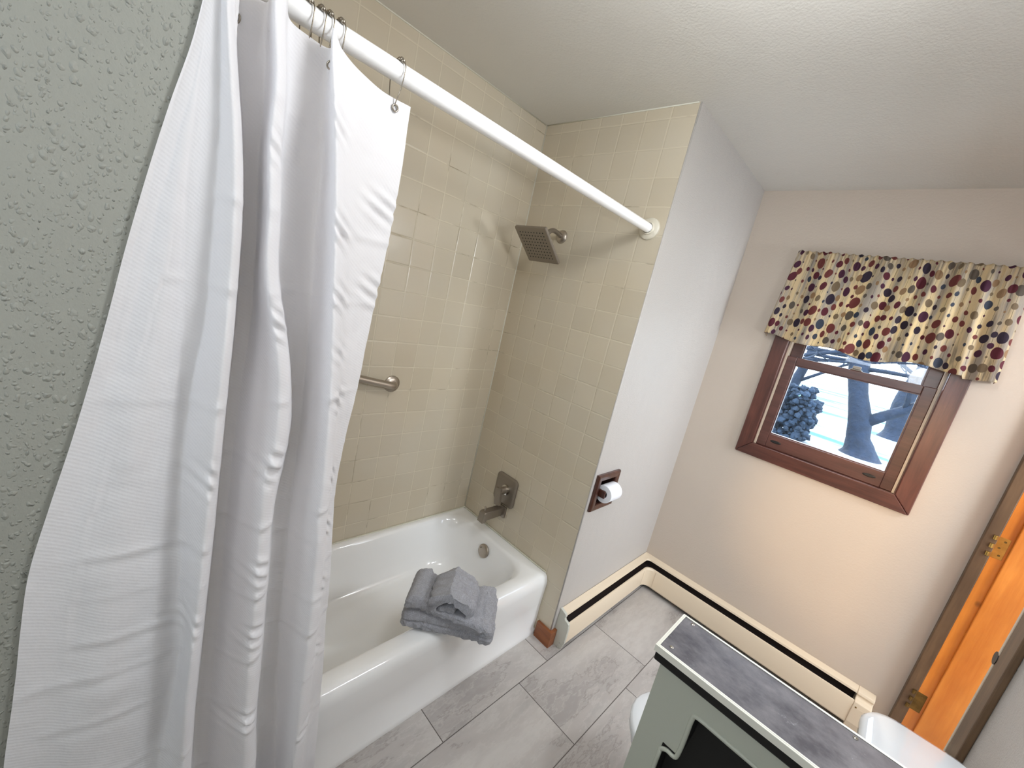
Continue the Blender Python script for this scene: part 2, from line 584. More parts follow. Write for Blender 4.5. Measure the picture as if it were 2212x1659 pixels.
def bx(name, x0, x1, y0, y1, z0, z1, mat, parent=None, bevel=0.0, seg=2, M4=None):
    bm = bmesh.new()
    box(bm, x0, x1, y0, y1, z0, z1, M4)
    return obj(name, bm, mat, parent, bevel=bevel, seg=seg)


def rings(bm, rs, close=True, cap0=True, cap1=True):
    """loft a list of rings (lists of points)"""
    vr = [[bm.verts.new(p) for p in r] for r in rs]
    n = len(vr[0])
    for a, b in zip(vr, vr[1:]):
        for i in range(n if close else n - 1):
            j = (i + 1) % n
            bm.faces.new((a[i], a[j], b[j], b[i]))
    if cap0:
        bm.faces.new(vr[0][::-1])
    if cap1:
        bm.faces.new(vr[-1])
    return vr


def tube(bm, pts, r, seg=12, caps=True):
    pts = [Vector(p) for p in pts]
    rr = r if isinstance(r, (list, tuple)) else [r] * len(pts)
    up = None
    out = []
    for i, p in enumerate(pts):
        d = (pts[min(i + 1, len(pts) - 1)] - pts[max(i - 1, 0)]).normalized()
        if up is None:
            up = Vector((0, 0, 1)) if abs(d.z) < 0.9 else Vector((0, 1, 0))
        a = d.cross(up).normalized()
        b = a.cross(d).normalized()
        up = b
        out.append([p + (a * math.cos(t) + b * math.sin(t)) * rr[i] for t in [2 * math.pi * k / seg for k in range(seg)]])
    rings(bm, out, cap0=caps, cap1=caps)


def lathe(bm, prof, origin, axis, seg=32, cap0=True, cap1=True):
    """prof = (distance along axis, radius)"""
    ax = Vector(axis).normalized()
    a = ax.orthogonal().normalized()
    b = ax.cross(a)
    o = Vector(origin)
    rings(bm, [[o + ax * h + (a * math.cos(t) + b * math.sin(t)) * max(r, 1e-4) for t in [2 * math.pi * k / seg for k in range(seg)]] for h, r in prof],
          cap0=cap0, cap1=cap1)


def sphere(bm, c, r, u=12, v=8):
    bmesh.ops.create_uvsphere(bm, u_segments=u, v_segments=v, radius=r, matrix=Matrix.Translation(c))


def smooth_path(pts, n=8):
    pts = [Vector(p) for p in pts]
    P = [pts[0] * 2 - pts[1]] + pts + [pts[-1] * 2 - pts[-2]]
    out = []
    for i in range(1, len(P) - 2):
        for k in range(n):
            t = k / n
            out.append(0.5 * ((2 * P[i]) + (P[i + 1] - P[i - 1]) * t + (2 * P[i - 1] - 5 * P[i] + 4 * P[i + 1] - P[i + 2]) * t * t
                              + (-P[i - 1] + 3 * P[i] - 3 * P[i + 1] + P[i + 2]) * t ** 3))
    out.append(pts[-1])
    return out


def rrect(cx, cy, hx, hy, r, n=6):
    """points of a rounded rectangle, counter-clockwise"""
    out = []
    for sx, sy, a0 in ((1, 1, 0), (-1, 1, 90), (-1, -1, 180), (1, -1, 270)):
        for k in range(n + 1):
            a = math.radians(a0 + 90 * k / n)
            out.append((cx + sx * (hx - r) + r * math.cos(a), cy + sy * (hy - r) + r * math.sin(a)))
    return out


def frame_bm(bm, plane_x0, plane_x1, y0, y1, z0, z1, w, wb=None, wt=None):
    """rectangular frame of four mitred boards in a plane x = const; y0<y1"""
    wb = w if wb is None else wb
    wt = w if wt is None else wt
    box(bm, plane_x0, plane_x1, y0, y0 + w, z0, z1)
    box(bm, plane_x0, plane_x1, y1 - w, y1, z0, z1)
    box(bm, plane_x0, plane_x1, y0 + w, y1 - w, z0, z0 + wb)
    box(bm, plane_x0, plane_x1, y0 + w, y1 - w, z1 - wt, z1)
CUR_Z = [1.95, 1.85, 1.75, 1.65, 1.55, 1.45, 1.35, 1.25, 1.15, 1.05, 0.95, 0.85, 0.7, 0.55, 0.4, 0.25, 0.12]
CUR = [
 [(-1.456,-0.006),(-1.469,-0.006),(-1.492,-0.006),(-1.513,-0.006),(-1.532,-0.006),(-1.549,-0.006),(-1.567,-0.006),(-1.587,-0.006),(-1.609,-0.006),(-1.629,-0.006),(-1.639,-0.006),(-1.647,-0.006),(-1.661,-0.006),(-1.669,-0.006),(-1.677,-0.006),(-1.685,-0.006),(-1.691,-0.006)],
 [(-1.454,0.002),(-1.464,0.001),(-1.482,0.000),(-1.499,-0.001),(-1.514,-0.002),(-1.527,-0.003),(-1.544,-0.004),(-1.560,-0.005),(-1.578,-0.006),(-1.594,-0.007),(-1.601,-0.007),(-1.607,-0.008),(-1.620,-0.008),(-1.630,-0.008),(-1.637,-0.008),(-1.645,-0.008),(-1.651,-0.008)],
 [(-1.450,0.000),(-1.457,-0.003),(-1.467,-0.005),(-1.478,-0.008),(-1.487,-0.011),(-1.495,-0.014),(-1.508,-0.016),(-1.521,-0.018),(-1.532,-0.020),(-1.542,-0.022),(-1.545,-0.024),(-1.546,-0.025),(-1.558,-0.025),(-1.571,-0.025),(-1.578,-0.025),(-1.584,-0.025),(-1.590,-0.025)],
 [(-1.447,0.017),(-1.449,0.012),(-1.453,0.008),(-1.458,0.004),(-1.460,-0.001),(-1.464,-0.005),(-1.473,-0.009),(-1.481,-0.012),(-1.486,-0.015),(-1.489,-0.018),(-1.488,-0.022),(-1.486,-0.023),(-1.495,-0.023),(-1.512,-0.023),(-1.518,-0.023),(-1.524,-0.023),(-1.530,-0.023)],
 [(-1.444,0.030),(-1.444,0.025),(-1.443,0.019),(-1.444,0.014),(-1.442,0.008),(-1.442,0.003),(-1.450,-0.002),(-1.454,-0.006),(-1.455,-0.010),(-1.454,-0.014),(-1.451,-0.018),(-1.446,-0.020),(-1.454,-0.020),(-1.473,-0.020),(-1.479,-0.020),(-1.484,-0.020),(-1.489,-0.020)],
 [(-1.441,-0.010),(-1.433,-0.017),(-1.423,-0.025),(-1.417,-0.032),(-1.416,-0.039),(-1.418,-0.046),(-1.422,-0.052),(-1.425,-0.056),(-1.428,-0.060),(-1.431,-0.064),(-1.434,-0.068),(-1.438,-0.069),(-1.441,-0.065),(-1.439,-0.061),(-1.440,-0.058),(-1.442,-0.054),(-1.443,-0.051)],
 [(-1.429,0.000),(-1.420,-0.006),(-1.409,-0.013),(-1.402,-0.019),(-1.401,-0.025),(-1.403,-0.032),(-1.406,-0.037),(-1.409,-0.040),(-1.412,-0.043),(-1.414,-0.047),(-1.417,-0.050),(-1.420,-0.051),(-1.423,-0.048),(-1.421,-0.045),(-1.422,-0.041),(-1.423,-0.038),(-1.423,-0.035)],
 [(-1.418,0.045),(-1.404,0.052),(-1.391,0.059),(-1.383,0.063),(-1.380,0.065),(-1.379,0.067),(-1.382,0.066),(-1.384,0.061),(-1.387,0.057),(-1.390,0.052),(-1.392,0.047),(-1.395,0.045),(-1.399,0.045),(-1.402,0.045),(-1.400,0.045),(-1.401,0.045),(-1.402,0.045)],
 [(-1.397,0.049),(-1.386,0.056),(-1.378,0.063),(-1.371,0.067),(-1.368,0.069),(-1.367,0.070),(-1.371,0.069),(-1.375,0.064),(-1.378,0.059),(-1.381,0.054),(-1.383,0.049),(-1.383,0.046),(-1.387,0.046),(-1.388,0.046),(-1.386,0.046),(-1.386,0.046),(-1.386,0.046)],
 [(-1.375,0.045),(-1.368,0.052),(-1.365,0.059),(-1.360,0.063),(-1.357,0.064),(-1.355,0.065),(-1.361,0.063),(-1.366,0.058),(-1.369,0.053),(-1.372,0.048),(-1.373,0.043),(-1.372,0.040),(-1.375,0.040),(-1.375,0.040),(-1.371,0.040),(-1.371,0.040),(-1.371,0.040)],
 [(-1.378,0.000),(-1.369,-0.005),(-1.370,-0.011),(-1.365,-0.016),(-1.362,-0.022),(-1.343,-0.027),(-1.328,-0.031),(-1.325,-0.033),(-1.338,-0.035),(-1.337,-0.037),(-1.336,-0.039),(-1.334,-0.039),(-1.332,-0.037),(-1.327,-0.036),(-1.318,-0.034),(-1.315,-0.032),(-1.312,-0.030)],
 [(-1.359,0.008),(-1.351,0.003),(-1.350,-0.002),(-1.344,-0.006),(-1.340,-0.011),(-1.320,-0.016),(-1.304,-0.019),(-1.299,-0.020),(-1.310,-0.022),(-1.312,-0.024),(-1.310,-0.025),(-1.307,-0.025),(-1.303,-0.023),(-1.301,-0.021),(-1.289,-0.019),(-1.285,-0.017),(-1.282,-0.015)],
 [(-1.343,0.045),(-1.333,0.055),(-1.328,0.065),(-1.320,0.071),(-1.312,0.074),(-1.291,0.077),(-1.272,0.076),(-1.262,0.071),(-1.267,0.067),(-1.282,0.062),(-1.280,0.057),(-1.279,0.055),(-1.275,0.054),(-1.273,0.053),(-1.267,0.052),(-1.258,0.051),(-1.255,0.050)],
 [(-1.310,0.049),(-1.304,0.059),(-1.295,0.069),(-1.288,0.075),(-1.281,0.078),(-1.268,0.081),(-1.258,0.080),(-1.252,0.074),(-1.256,0.069),(-1.265,0.064),(-1.264,0.059),(-1.263,0.056),(-1.258,0.056),(-1.252,0.055),(-1.244,0.055),(-1.235,0.054),(-1.231,0.054)],
 [(-1.277,0.045),(-1.274,0.055),(-1.261,0.065),(-1.257,0.071),(-1.249,0.074),(-1.245,0.077),(-1.244,0.075),(-1.243,0.070),(-1.245,0.064),(-1.247,0.058),(-1.248,0.053),(-1.247,0.050),(-1.241,0.050),(-1.231,0.050),(-1.221,0.050),(-1.212,0.050),(-1.207,0.050)],
 [(-1.288,0.010),(-1.276,0.004),(-1.264,-0.001),(-1.254,-0.006),(-1.247,-0.012),(-1.239,-0.017),(-1.232,-0.021),(-1.226,-0.023),(-1.222,-0.025),(-1.222,-0.027),(-1.216,-0.029),(-1.213,-0.030),(-1.209,-0.030),(-1.208,-0.030),(-1.205,-0.030),(-1.203,-0.030),(-1.202,-0.030)],
 [(-1.268,0.020),(-1.255,0.015),(-1.242,0.011),(-1.231,0.006),(-1.223,0.002),(-1.215,-0.003),(-1.208,-0.006),(-1.201,-0.009),(-1.197,-0.013),(-1.196,-0.015),(-1.191,-0.018),(-1.187,-0.019),(-1.181,-0.018),(-1.178,-0.017),(-1.174,-0.015),(-1.171,-0.013),(-1.169,-0.012)],
 [(-1.227,0.044),(-1.217,0.040),(-1.207,0.036),(-1.200,0.032),(-1.196,0.028),(-1.193,0.024),(-1.189,0.020),(-1.187,0.017),(-1.186,0.014),(-1.187,0.011),(-1.182,0.007),(-1.176,0.006),(-1.170,0.007),(-1.165,0.008),(-1.160,0.009),(-1.156,0.011),(-1.153,0.012)],
 [(-1.168,0.058),(-1.162,0.055),(-1.158,0.052),(-1.157,0.049),(-1.159,0.046),(-1.161,0.043),(-1.163,0.039),(-1.166,0.036),(-1.170,0.032),(-1.173,0.028),(-1.168,0.025),(-1.162,0.023),(-1.155,0.024),(-1.147,0.024),(-1.140,0.025),(-1.135,0.026),(-1.131,0.026)],
 [(-1.101,0.067),(-1.100,0.065),(-1.102,0.063),(-1.108,0.060),(-1.117,0.058),(-1.125,0.056),(-1.133,0.053),(-1.143,0.049),(-1.152,0.045),(-1.158,0.041),(-1.153,0.037),(-1.145,0.035),(-1.137,0.035),(-1.127,0.035),(-1.117,0.035),(-1.111,0.035),(-1.107,0.035)],
]

# ---------------------------------------------------------------- setting
L, H, W = 0.962, 2.44, 0.765
YD = -1.25          # face of the wall with the door
XB = -2.75          # wall behind the camera
TX = -1.43          # head end of the tub alcove
ST = 'structure'


def struct(name, bm, mat, label=None, **kw):
    return tag(obj(name, bm, mat, **kw), label, None, None, ST)


def sbox(name, dims, mat, label=None):
    bm = bmesh.new()
    for d in dims:
        box(bm, *d)
    return struct(name, bm, mat, label)


sbox('floor', [(XB, L, -1.45, W, -0.05, 0.0)], M['floor'], 'light grey stone-look porcelain floor tiles with dark grout')
sbox('ceiling', [(XB - 0.1, L + 0.12, -1.45, W + 0.1, H, H + 0.05)], M['ceiling'], 'off-white lightly textured ceiling')
# window wall with its opening
OY0, OY1, OZ0, OZ1 = -0.962, -0.342, 1.105, 2.075
sbox('wall_window', [(L, L + 0.12, OY1, W + 0.1, 0, H), (L, L + 0.12, -1.45, OY0, 0, H),
                     (L, L + 0.12, OY0, OY1, 0, OZ0), (L, L + 0.12, OY0, OY1, OZ1, H)], M['cream_wall'],
     'cream painted wall around the window')
# white wall beside the tub, with the recess of the paper holder cut out
RX0, RX1, RZ0, RZ1 = 0.045, 0.185, 0.762, 0.890
sbox('wall_alcove', [(0.004, RX0, 0, 0.10, 0, H), (RX1, L, 0, 0.10, 0, H), (RX0, RX1, 0, 0.10, 0, RZ0),
                     (RX0, RX1, 0, 0.10, RZ1, H), (RX0, RX1, 0.075, 0.10, RZ0, RZ1)], M['white_wall'],
     'satin white painted wall between shower tile and window wall')
sbox('wall_tub_end', [(0.0, 0.10, 0.1, W, 0, H), (0.0, 0.004, 0.006, 0.1, 0, H)], M['tile_end'], 'beige square tiled wall with the shower fittings')
sbox('wall_tub_back', [(TX, 0.1, W, W + 0.08, 0, H)], M['tile_back'], 'beige square tiled wall along the back of the tub')
sbox('wall_tub_head', [(TX - 0.08, TX, 0.004, W, 0, H)], M['tile_end'])
sbox('wall_left', [(XB, TX - 0.08, 0, 0.1, 0, H), (TX - 0.08, TX, 0, 0.004, 0, H)], M['sage_wall'], 'sage grey wall with knockdown texture left of the curtain')
sbox('wall_rear', [(XB - 0.1, XB, -1.45, -0.97, 0, H), (XB - 0.1, XB, -0.27, 0.1, 0, H), (XB - 0.1, XB, -0.97, -0.27, 0, 1.73), (XB - 0.1, XB, -0.97, -0.27, 2.31, H)], M['sage_plain'])  # high opening added in this unseen wall to let in fill light
DX0, DX1, DZ = 0.180, 0.945, 2.06
sbox('wall_door', [(XB, DX0, -1.45, YD, 0, H), (DX1, L, -1.45, YD, 0, H), (DX0, DX1, -1.45, YD, DZ, H)], M['white_wall'],
     'white wall with the open doorway')
# hallway beyond the doorway
sbox('floor_hall', [(-0.9, 1.9, -2.9, -1.45, -0.05, 0)], M['floor'])
sbox('wall_hall', [(-1.0, -0.9, -3.0, -1.45, 0, H), (1.9, 2.0, -3.0, -1.45, 0, H), (-0.9, -0.2, -3.0, -2.9, 0, H),
                   (1.1, 1.9, -3.0, -2.9, 0, H), (-0.2, 1.1, -3.0, -2.9, 0, 0.55), (-0.2, 1.1, -3.0, -2.9, 2.15, H),
                   (1.082, 1.9, -1.45, -1.35, 0, H)], M['hall'])
sbox('ceiling_hall', [(-0.9, 1.9, -3.0, -1.45, H, H + 0.05)], M['ceiling'])

# caulk beads in the tile corner and under the ceiling, bullnose edge of the tiled wall
bm = bmesh.new()
tube(bm, [(-0.001, W - 0.001, 0.34), (-0.001, W - 0.001, H)], 0.0035, 8)
tube(bm, [(-0.001, W, H - 0.001), (-0.001, 0.01, H - 0.001)], 0.003, 8)
tube(bm, [(TX, W - 0.001, H - 0.001), (-0.001, W - 0.001, H - 0.001)], 0.003, 8)
struct('trim_1', bm, M['caulk'], 'off-white caulk line in the tile corner and along the ceiling', smooth=True)
bm = bmesh.new()
tube(bm, [(0.004, 0.004, 0), (0.004, 0.004, H)], 0.0042, 12)
struct('trim_2', bm, M['white_wall'], 'rounded white outside corner beside the tile', smooth=True)

# wood block at the foot of the corner
bm = bmesh.new()
box(bm, -0.015, 0.0, -0.015, 0.078, 0, 0.085)
box(bm, 0.0, 0.032, -0.015, 0.0, 0, 0.085)
struct('baseboard_end', bm, M['block_wood'], 'short stained wood baseboard wrapped round the corner foot')

# ---------------------------------------------------------------- window
win = tag(bpy.data.objects.new('window_1', None), 'dark-stained wooden double-hung window', None, None, ST)
COL.objects.link(win)
win.location = (L, -0.65, 1.1)


def board(name, quad, x0, x1, mat, parent, bevel=0.004):
    """mitred board: quad of (y, z) points extruded from x0 to x1"""
    bm = bmesh.new()
    rings(bm, [[(x0, y, z) for y, z in quad], [(x1, y, z) for y, z in quad]])
    return obj(name, bm, mat, parent, bevel=bevel, seg=2)


a0, a1, c0_, c1_ = -1.018, -0.286, 1.053, 2.125      # casing outside
b0, b1, e0, e1 = -0.950, -0.354, 1.124, 2.060        # casing inside
cx0, cx1 = L - 0.020, L
g = 0.0006
board('casing', [(a0 + g, c0_), (a1 - g, c0_), (b1 - g, e0), (b0 + g, e0)], cx0, cx1, M['win_wood'], win)
board('casing', [(a0 + g, c1_), (a1 - g, c1_), (b1 - g, e1), (b0 + g, e1)], cx0, cx1, M['win_wood'], win)
board('casing', [(a1, c0_ + g), (a1, c1_ - g), (b1, e1 - g), (b1, e0 + g)], cx0, cx1, M['win_wood_v'], win)
board('casing', [(a0, c0_ + g), (a0, c1_ - g), (b0, e1 - g), (b0, e0 + g)], cx0, cx1, M['win_wood_v'], win)
bm = bmesh.new()
frame_bm(bm, L - 0.008, L + 0.115, b0 - 0.008, b1 + 0.008, e0 - 0.012, e1 + 0.01, 0.012)
obj('jamb', bm, M['win_wood'], win)
bm = bmesh.new()
for y0, y1 in ((b0 + 0.004, b0 + 0.013), (b1 - 0.013, b1 - 0.004)):
    box(bm, L + 0.004, L + 0.100, y0, y1, e0, e1)
obj('side_track', bm, M['track'], win)


def sash(name, x0, x1, y0, y1, z0, z1, st, bot, top, glass_x):
    bm = bmesh.new()
    frame_bm(bm, x0, x1, y0, y1, z0, z1, st, bot, top)
    o = obj(name, bm, M['sash_wood'], win, bevel=0.003)
    bm = bmesh.new()
    # glazing bead inside the sash
    frame_bm(bm, x0 + 0.006, x1 - 0.006, y0 + st - 0.001, y1 - st + 0.001, z0 + bot - 0.001, z1 - top + 0.001, 0.006)
    obj('glazing_bead', bm, M['sash_wood'], o)
    bm = bmesh.new()
    box(bm, glass_x, glass_x + 0.004, y0 + st, y1 - st, z0 + bot, z1 - top)
    obj('pane', bm, M['glass'], o)
    return o


ls = sash('lower_sash', L + 0.010, L + 0.045, -0.9372, -0.3668, 1.1242, 1.619, 0.044, 0.074, 0.040, L + 0.026)
bm = bmesh.new()
for yy in (-0.452, -0.845):
    lathe(bm, [(0, 0.026), (0.002, 0.024), (0.003, 0.018)], (L + 0.0105, yy, 1.162), (-1, 0, 0), 20)
for v in bm.verts:
    v.co.z = 1.162 + (v.co.z - 1.162) * 0.3
obj('finger_pull', bm, M['black'], ls)
us = sash('upper_sash', L + 0.055, L + 0.090, -0.9372, -0.3668, 1.575, 2.055, 0.050, 0.040, 0.045, L + 0.072)
bm = bmesh.new()
box(bm, L + 0.012, L + 0.050, -0.674, -0.630, 1.619, 1.625)
box(bm, L + 0.016, L + 0.030, -0.668, -0.636, 1.625, 1.640)
obj('sash_lock', bm, M['dark_nickel'], win, bevel=0.002)

# valance on a short rod: gathered fabric with side returns
VX = L - 0.062


def valance():
    bm = bmesh.new()
    uvl = bm.loops.layers.uv.new('UVMap')
    NU, NV = 260, 44
    y_l, y_r = -0.268, -1.052
    grid, uvs = [], []
    fab = 0.0
    for i in range(NU + 1):
        t = i / NU
        colv, colu = [], []
        if t < 0.06:
            k = t / 0.06
            base = Vector((L - 0.004 + (VX - L + 0.004) * k, y_l, 0))
            on_ret, side = 1 - k, 1
        elif t > 0.94:
            k = (1 - t) / 0.06
            base = Vector((L - 0.004 + (VX - L + 0.004) * k, y_r, 0))
            on_ret, side = 1 - k, -1
        else:
            k = (t - 0.06) / 0.88
            base = Vector((VX, y_l + (y_r - y_l) * k, 0))
            on_ret, side = 0, 0
        for j in range(NV + 1):
            v = j / NV
            flare = 0.040 * v ** 1.2
            y = base.y + (base.y - (y_l + y_r) / 2) * flare * 2.3 / 0.78 * 0.55
            amp = (0.0035 + 0.008 * v) * (1 - on_ret)
            ph = 26 * t + 1.6 * math.sin(7 * t + 1) + 0.35 * math.sin(3.0 * v + 9 * t)
            x = base.x - amp * (math.sin(ph * 2.1) + 0.5 * math.sin(ph * 3.7 + 2)) - 0.012 * v * (1 - on_ret)
            x += 0.0022 * math.sin(t * 420) * max(0, 1 - v * 3.5) * (1 - on_ret)
            x += 0.004 * noise.noise(Vector((t * 30, v * 4, 1.0))) * (1 - on_ret)
            bottom = 1.690 + 0.010 * math.sin(9 * t + 0.5) + 0.010 * math.sin(21 * t) - (0.012 if t > 0.84 else 0) * 1.0
            top = 2.133 + 0.003 * math.sin(t * 190)
            z = top + (bottom - top) * v
            colv.append(bm.verts.new((min(x, L - 0.003), y, z)))
            colu.append((t * 1.42, z + 0.01 * math.sin(t * 40) * (1 - v)))
        grid.append(colv)
        uvs.append(colu)
    for i in range(NU):
        for j in range(NV):
            f = bm.faces.new((grid[i][j], grid[i + 1][j], grid[i + 1][j + 1], grid[i][j + 1]))
            for lp, (a, b) in zip(f.loops, ((i, j), (i + 1, j), (i + 1, j + 1), (i, j + 1))):
                lp[uvl].uv = uvs[a][b]
    o = obj('valance', bm, M['valance'], smooth=True)
    sd = o.modifiers.new('thick', 'SOLIDIFY')
    sd.thickness = 0.0012
    sd.offset = 0
    return tag(o, 'cream gathered valance printed with strings of dark beads, over the window', 'valance')


valance()
bm = bmesh.new()
pth = [(L, -0.300, 2.108), (L - 0.035, -0.300, 2.108), (L - 0.046, -0.312, 2.108), (L - 0.046, -0.60, 2.108), (L - 0.046, -1.000, 2.108),
       (L - 0.035, -1.012, 2.108), (L, -1.012, 2.108)]
tube(bm, pth, 0.006, 8)
tag(obj('curtain_rod', bm, M['plastic'], smooth=True), 'thin white curtain rod inside the top hem of the beaded valance', 'rod')

# ---------------------------------------------------------------- doorway
dr = tag(bpy.data.objects.new('door_1', None), 'open doorway with honey pine jamb and brown casing', None, None, ST)
COL.objects.link(dr)
dr.location = (0.56, YD, 0)
bx('casing', 0.929, L, -1.273, YD + 0.016, 0, 2.12, M['casing_wood'], dr, 0.003)
bx('casing', 0.098, 0.186, YD, YD + 0.016, 0, 2.12, M['casing_wood'], dr, 0.004)
bx('casing', 0.098, L, YD, YD + 0.016, 2.05, 2.13, M['casing_wood'], dr, 0.004)
bx('jamb', 0.931, 0.945, -1.45, -1.273, 0, 2.05, M['jamb_wood'], dr)
bx('jamb', 0.180, 0.194, -1.45, YD + 0.001, 0, 2.05, M['jamb_wood'], dr)
bx('jamb', 0.194, 0.931, -1.45, -1.262, 2.036, 2.05, M['jamb_wood'], dr)
bx('door_stop', 0.919, 0.931, -1.45, -1.311, 0, 2.036, M['jamb_wood'], dr, 0.003)
bx('edge_bead', 0.186, 0.1970, YD, YD + 0.0168, 0, 2.05, M['track'], dr)
bm = bmesh.new()
lathe(bm, [(0, 0.019), (0.004, 0.019)], (0.1975, YD + 0.0135, 0.925), (0, 1, 0), 24)
obj('strike_plate', bm, M['black'], dr)


def hinge(zc, mat, label):
    bm = bmesh.new()
    box(bm, 0.9295, 0.9312, -1.304, -1.268, zc - 0.045, zc + 0.045)
    ob = obj('hinge', bm, mat, dr, bevel=0.0008)
    ob['label'] = label
    bm = bmesh.new()
    for k in (-2, 0, 2):
        tube(bm, [(0.926, -1.262, zc + k * 0.018 - 0.009), (0.926, -1.262, zc + k * 0.018 + 0.009)], 0.0055, 12)
        box(bm, 0.9265, 0.9300, -1.270, -1.262, zc + k * 0.018 - 0.009, zc + k * 0.018 + 0.009)
    obj('knuckle', bm, mat, ob)
    bm = bmesh.new()
    for y, z in ((-1.292, 0.03), (-1.284, 0.0), (-1.292, -0.03)):
        lathe(bm, [(0, 0.0042), (0.0012, 0.0035), (0.0006, 0.0012)], (0.9296, y, zc + z), (-1, 0, 0), 12)
    obj('screw', bm, M['old_brass'], ob)


hinge(1.068, M['brass'], 'polished brass hinge leaf')
hinge(0.300, M['old_brass'], 'tarnished hinge leaf, low on the jamb')

# ---------------------------------------------------------------- baseboard heater
HE = thing('baseboard_heater', 'cream hot-water baseboard heater turning the corner under the window', 'heater', (L - 0.1, -0.1, 0))


def hpath(d, r, x_s, y_e, n=10):
    pts = [(x_s, -d), (0.3, -d), (0.6, -d)]
    cx, cy = L - d - r, -d - r
    for k in range(n + 1):
        a = math.radians(90 - 90 * k / n)
        pts.append((cx + r * math.cos(a), cy + r * math.sin(a)))
    pts += [(L - d, -0.5), (L - d, -0.8), (L - d, y_e)]
    return pts


def sweep(name, prof, x_s, y_e, mat, rf=lambda d: max(0.0005, d * 0.75), smooth=True):
    bm = bmesh.new()
    cols = [[(x, y, z) for x, y in hpath(d, rf(d), x_s, y_e)] for d, z in prof]
    n = len(cols[0])
    rings(bm, [[c[i] for c in cols] for i in range(n)])
    return obj(name, bm, mat, HE, smooth=smooth, autosmooth=32)


HX, HY = 0.046, -1.112
sweep('back_panel', [(0.0008, 0.022), (0.0008, 0.1985), (0.003, 0.200), (0.034, 0.187), (0.037, 0.178), (0.034, 0.176), (0.006, 0.186), (0.006, 0.022)],
      HX, HY, M['heater'], smooth=False)
sweep('front_panel', [(0.050, 0.146), (0.054, 0.152), (0.060, 0.151), (0.064, 0.143), (0.064, 0.034), (0.058, 0.026), (0.055, 0.028), (0.060, 0.036), (0.060, 0.140), (0.055, 0.146)],
      HX, HY, M['heater'], smooth=False)
sweep('slot_shade_sheet', [(0.0065, 0.030), (0.0065, 0.1835), (0.0085, 0.1825), (0.0085, 0.030)], HX + 0.002, HY + 0.002, M['slotblack'], smooth=False)  # dark sheet added so the slot looks shaded
sweep('heating_element', [(0.0095, 0.040), (0.0575, 0.040), (0.0575, 0.132), (0.0095, 0.132)], HX + 0.01, HY + 0.01, M['slotblack'], smooth=False)
cap_prof = [(0, 0.0), (0, 0.2015), (0.034, 0.189), (0.040, 0.178), (0.035, 0.170), (0.040, 0.160), (0.054, 0.156), (0.064, 0.150),
            (0.0675, 0.125), (0.0675, 0.045), (0.060, 0.012), (0.050, 0.0)]
bm = bmesh.new()
rings(bm, [[(0.033, -d, z) for d, z in cap_prof], [(0.048, -d, z) for d, z in cap_prof]])
o = obj('end_cap', bm, M['heater_cap'], HE, bevel=0.002)
o['label'] = 'chipped grey-white end cap beside the wood block'
bm = bmesh.new()
rings(bm, [[(L - d, HY - 0.0005, z) for d, z in cap_prof], [(L - d, -1.176, z) for d, z in cap_prof]])
o = obj('end_cap', bm, M['heater'], HE, bevel=0.003)
# joints of the corner piece and the clips seen in the slot
for y in (-0.30, -0.77):
    bx('damper_clip', L - 0.052, L - 0.030, y - 0.011, y + 0.011, 0.132, 0.150, M['black'], HE)
bx('corner_seam', 0.845, 0.8475, -0.0649, -0.060, 0.034, 0.143, M['track'], HE)
bx('corner_seam', L - 0.0649, L - 0.060, -0.1175, -0.115, 0.034, 0.143, M['track'], HE)
for y, z in ((-1.125, 0.128), (-1.160, 0.118)):
    bm = bmesh.new()
    lathe(bm, [(0, 0.004), (0.0015, 0.003)], (L - 0.0668, y, z), (-1, 0, 0), 10)
    obj('screw', bm, M['old_brass'], HE)

# ---------------------------------------------------------------- bathtub
TB = thing('bathtub', 'white alcove bathtub with rounded rim behind the shower curtain', 'bathtub', (-0.7, 0.42, 0))
TF, TH = 0.088, 0.340
x0, x1, y1 = TX + 0.001, -0.001, W - 0.001


def tub_ring(xa, xb, ya, yb, r, z, n=10):
    cx, cy = (xa + xb) / 2, (ya + yb) / 2
    return [(x, y, z) for x, y in rrect(cx, cy, (xb - xa) / 2, (yb - ya) / 2, r, n)]


R_ = [tub_ring(x0, x1, TF - 0.002, y1, 0.004, 0.0), tub_ring(x0, x1, TF - 0.002, y1, 0.004, 0.024), tub_ring(x0, x1, TF + 0.006, y1, 0.004, 0.032),
      tub_ring(x0, x1, TF + 0.004, y1, 0.004, 0.18), tub_ring(x0, x1, TF, y1, 0.004, 0.285), tub_ring(x0, x1, TF + 0.002, y1, 0.005, 0.308),
      tub_ring(x0, x1, TF + 0.009, y1, 0.006, 0.326), tub_ring(x0, x1, TF + 0.020, y1 - 0.0, 0.008, 0.336),
      tub_ring(x0 + 0.012, x1 - 0.012, TF + 0.036, y1 - 0.010, 0.02, TH),
      tub_ring(x0 + 0.062, x1 - 0.062, TF + 0.072, y1 - 0.026, 0.11, TH),
      tub_ring(x0 + 0.072, x1 - 0.072, TF + 0.082, y1 - 0.033, 0.13, TH - 0.005),
      tub_ring(x0 + 0.082, x1 - 0.080, TF + 0.090, y1 - 0.039, 0.14, TH - 0.018),
      tub_ring(x0 + 0.105, x1 - 0.090, TF + 0.098, y1 - 0.047, 0.14, TH - 0.06),
      tub_ring(x0 + 0.20, x1 - 0.115, TF + 0.112, y1 - 0.062, 0.15, 0.16),
      tub_ring(x0 + 0.27, x1 - 0.140, TF + 0.126, y1 - 0.076, 0.15, 0.10),
      tub_ring(x0 + 0.33, x1 - 0.185, TF + 0.158, y1 - 0.110, 0.13, 0.072),
      tub_ring(x0 + 0.42, x1 - 0.26, TF + 0.21, y1 - 0.17, 0.09, 0.064)]
bm = bmesh.new()
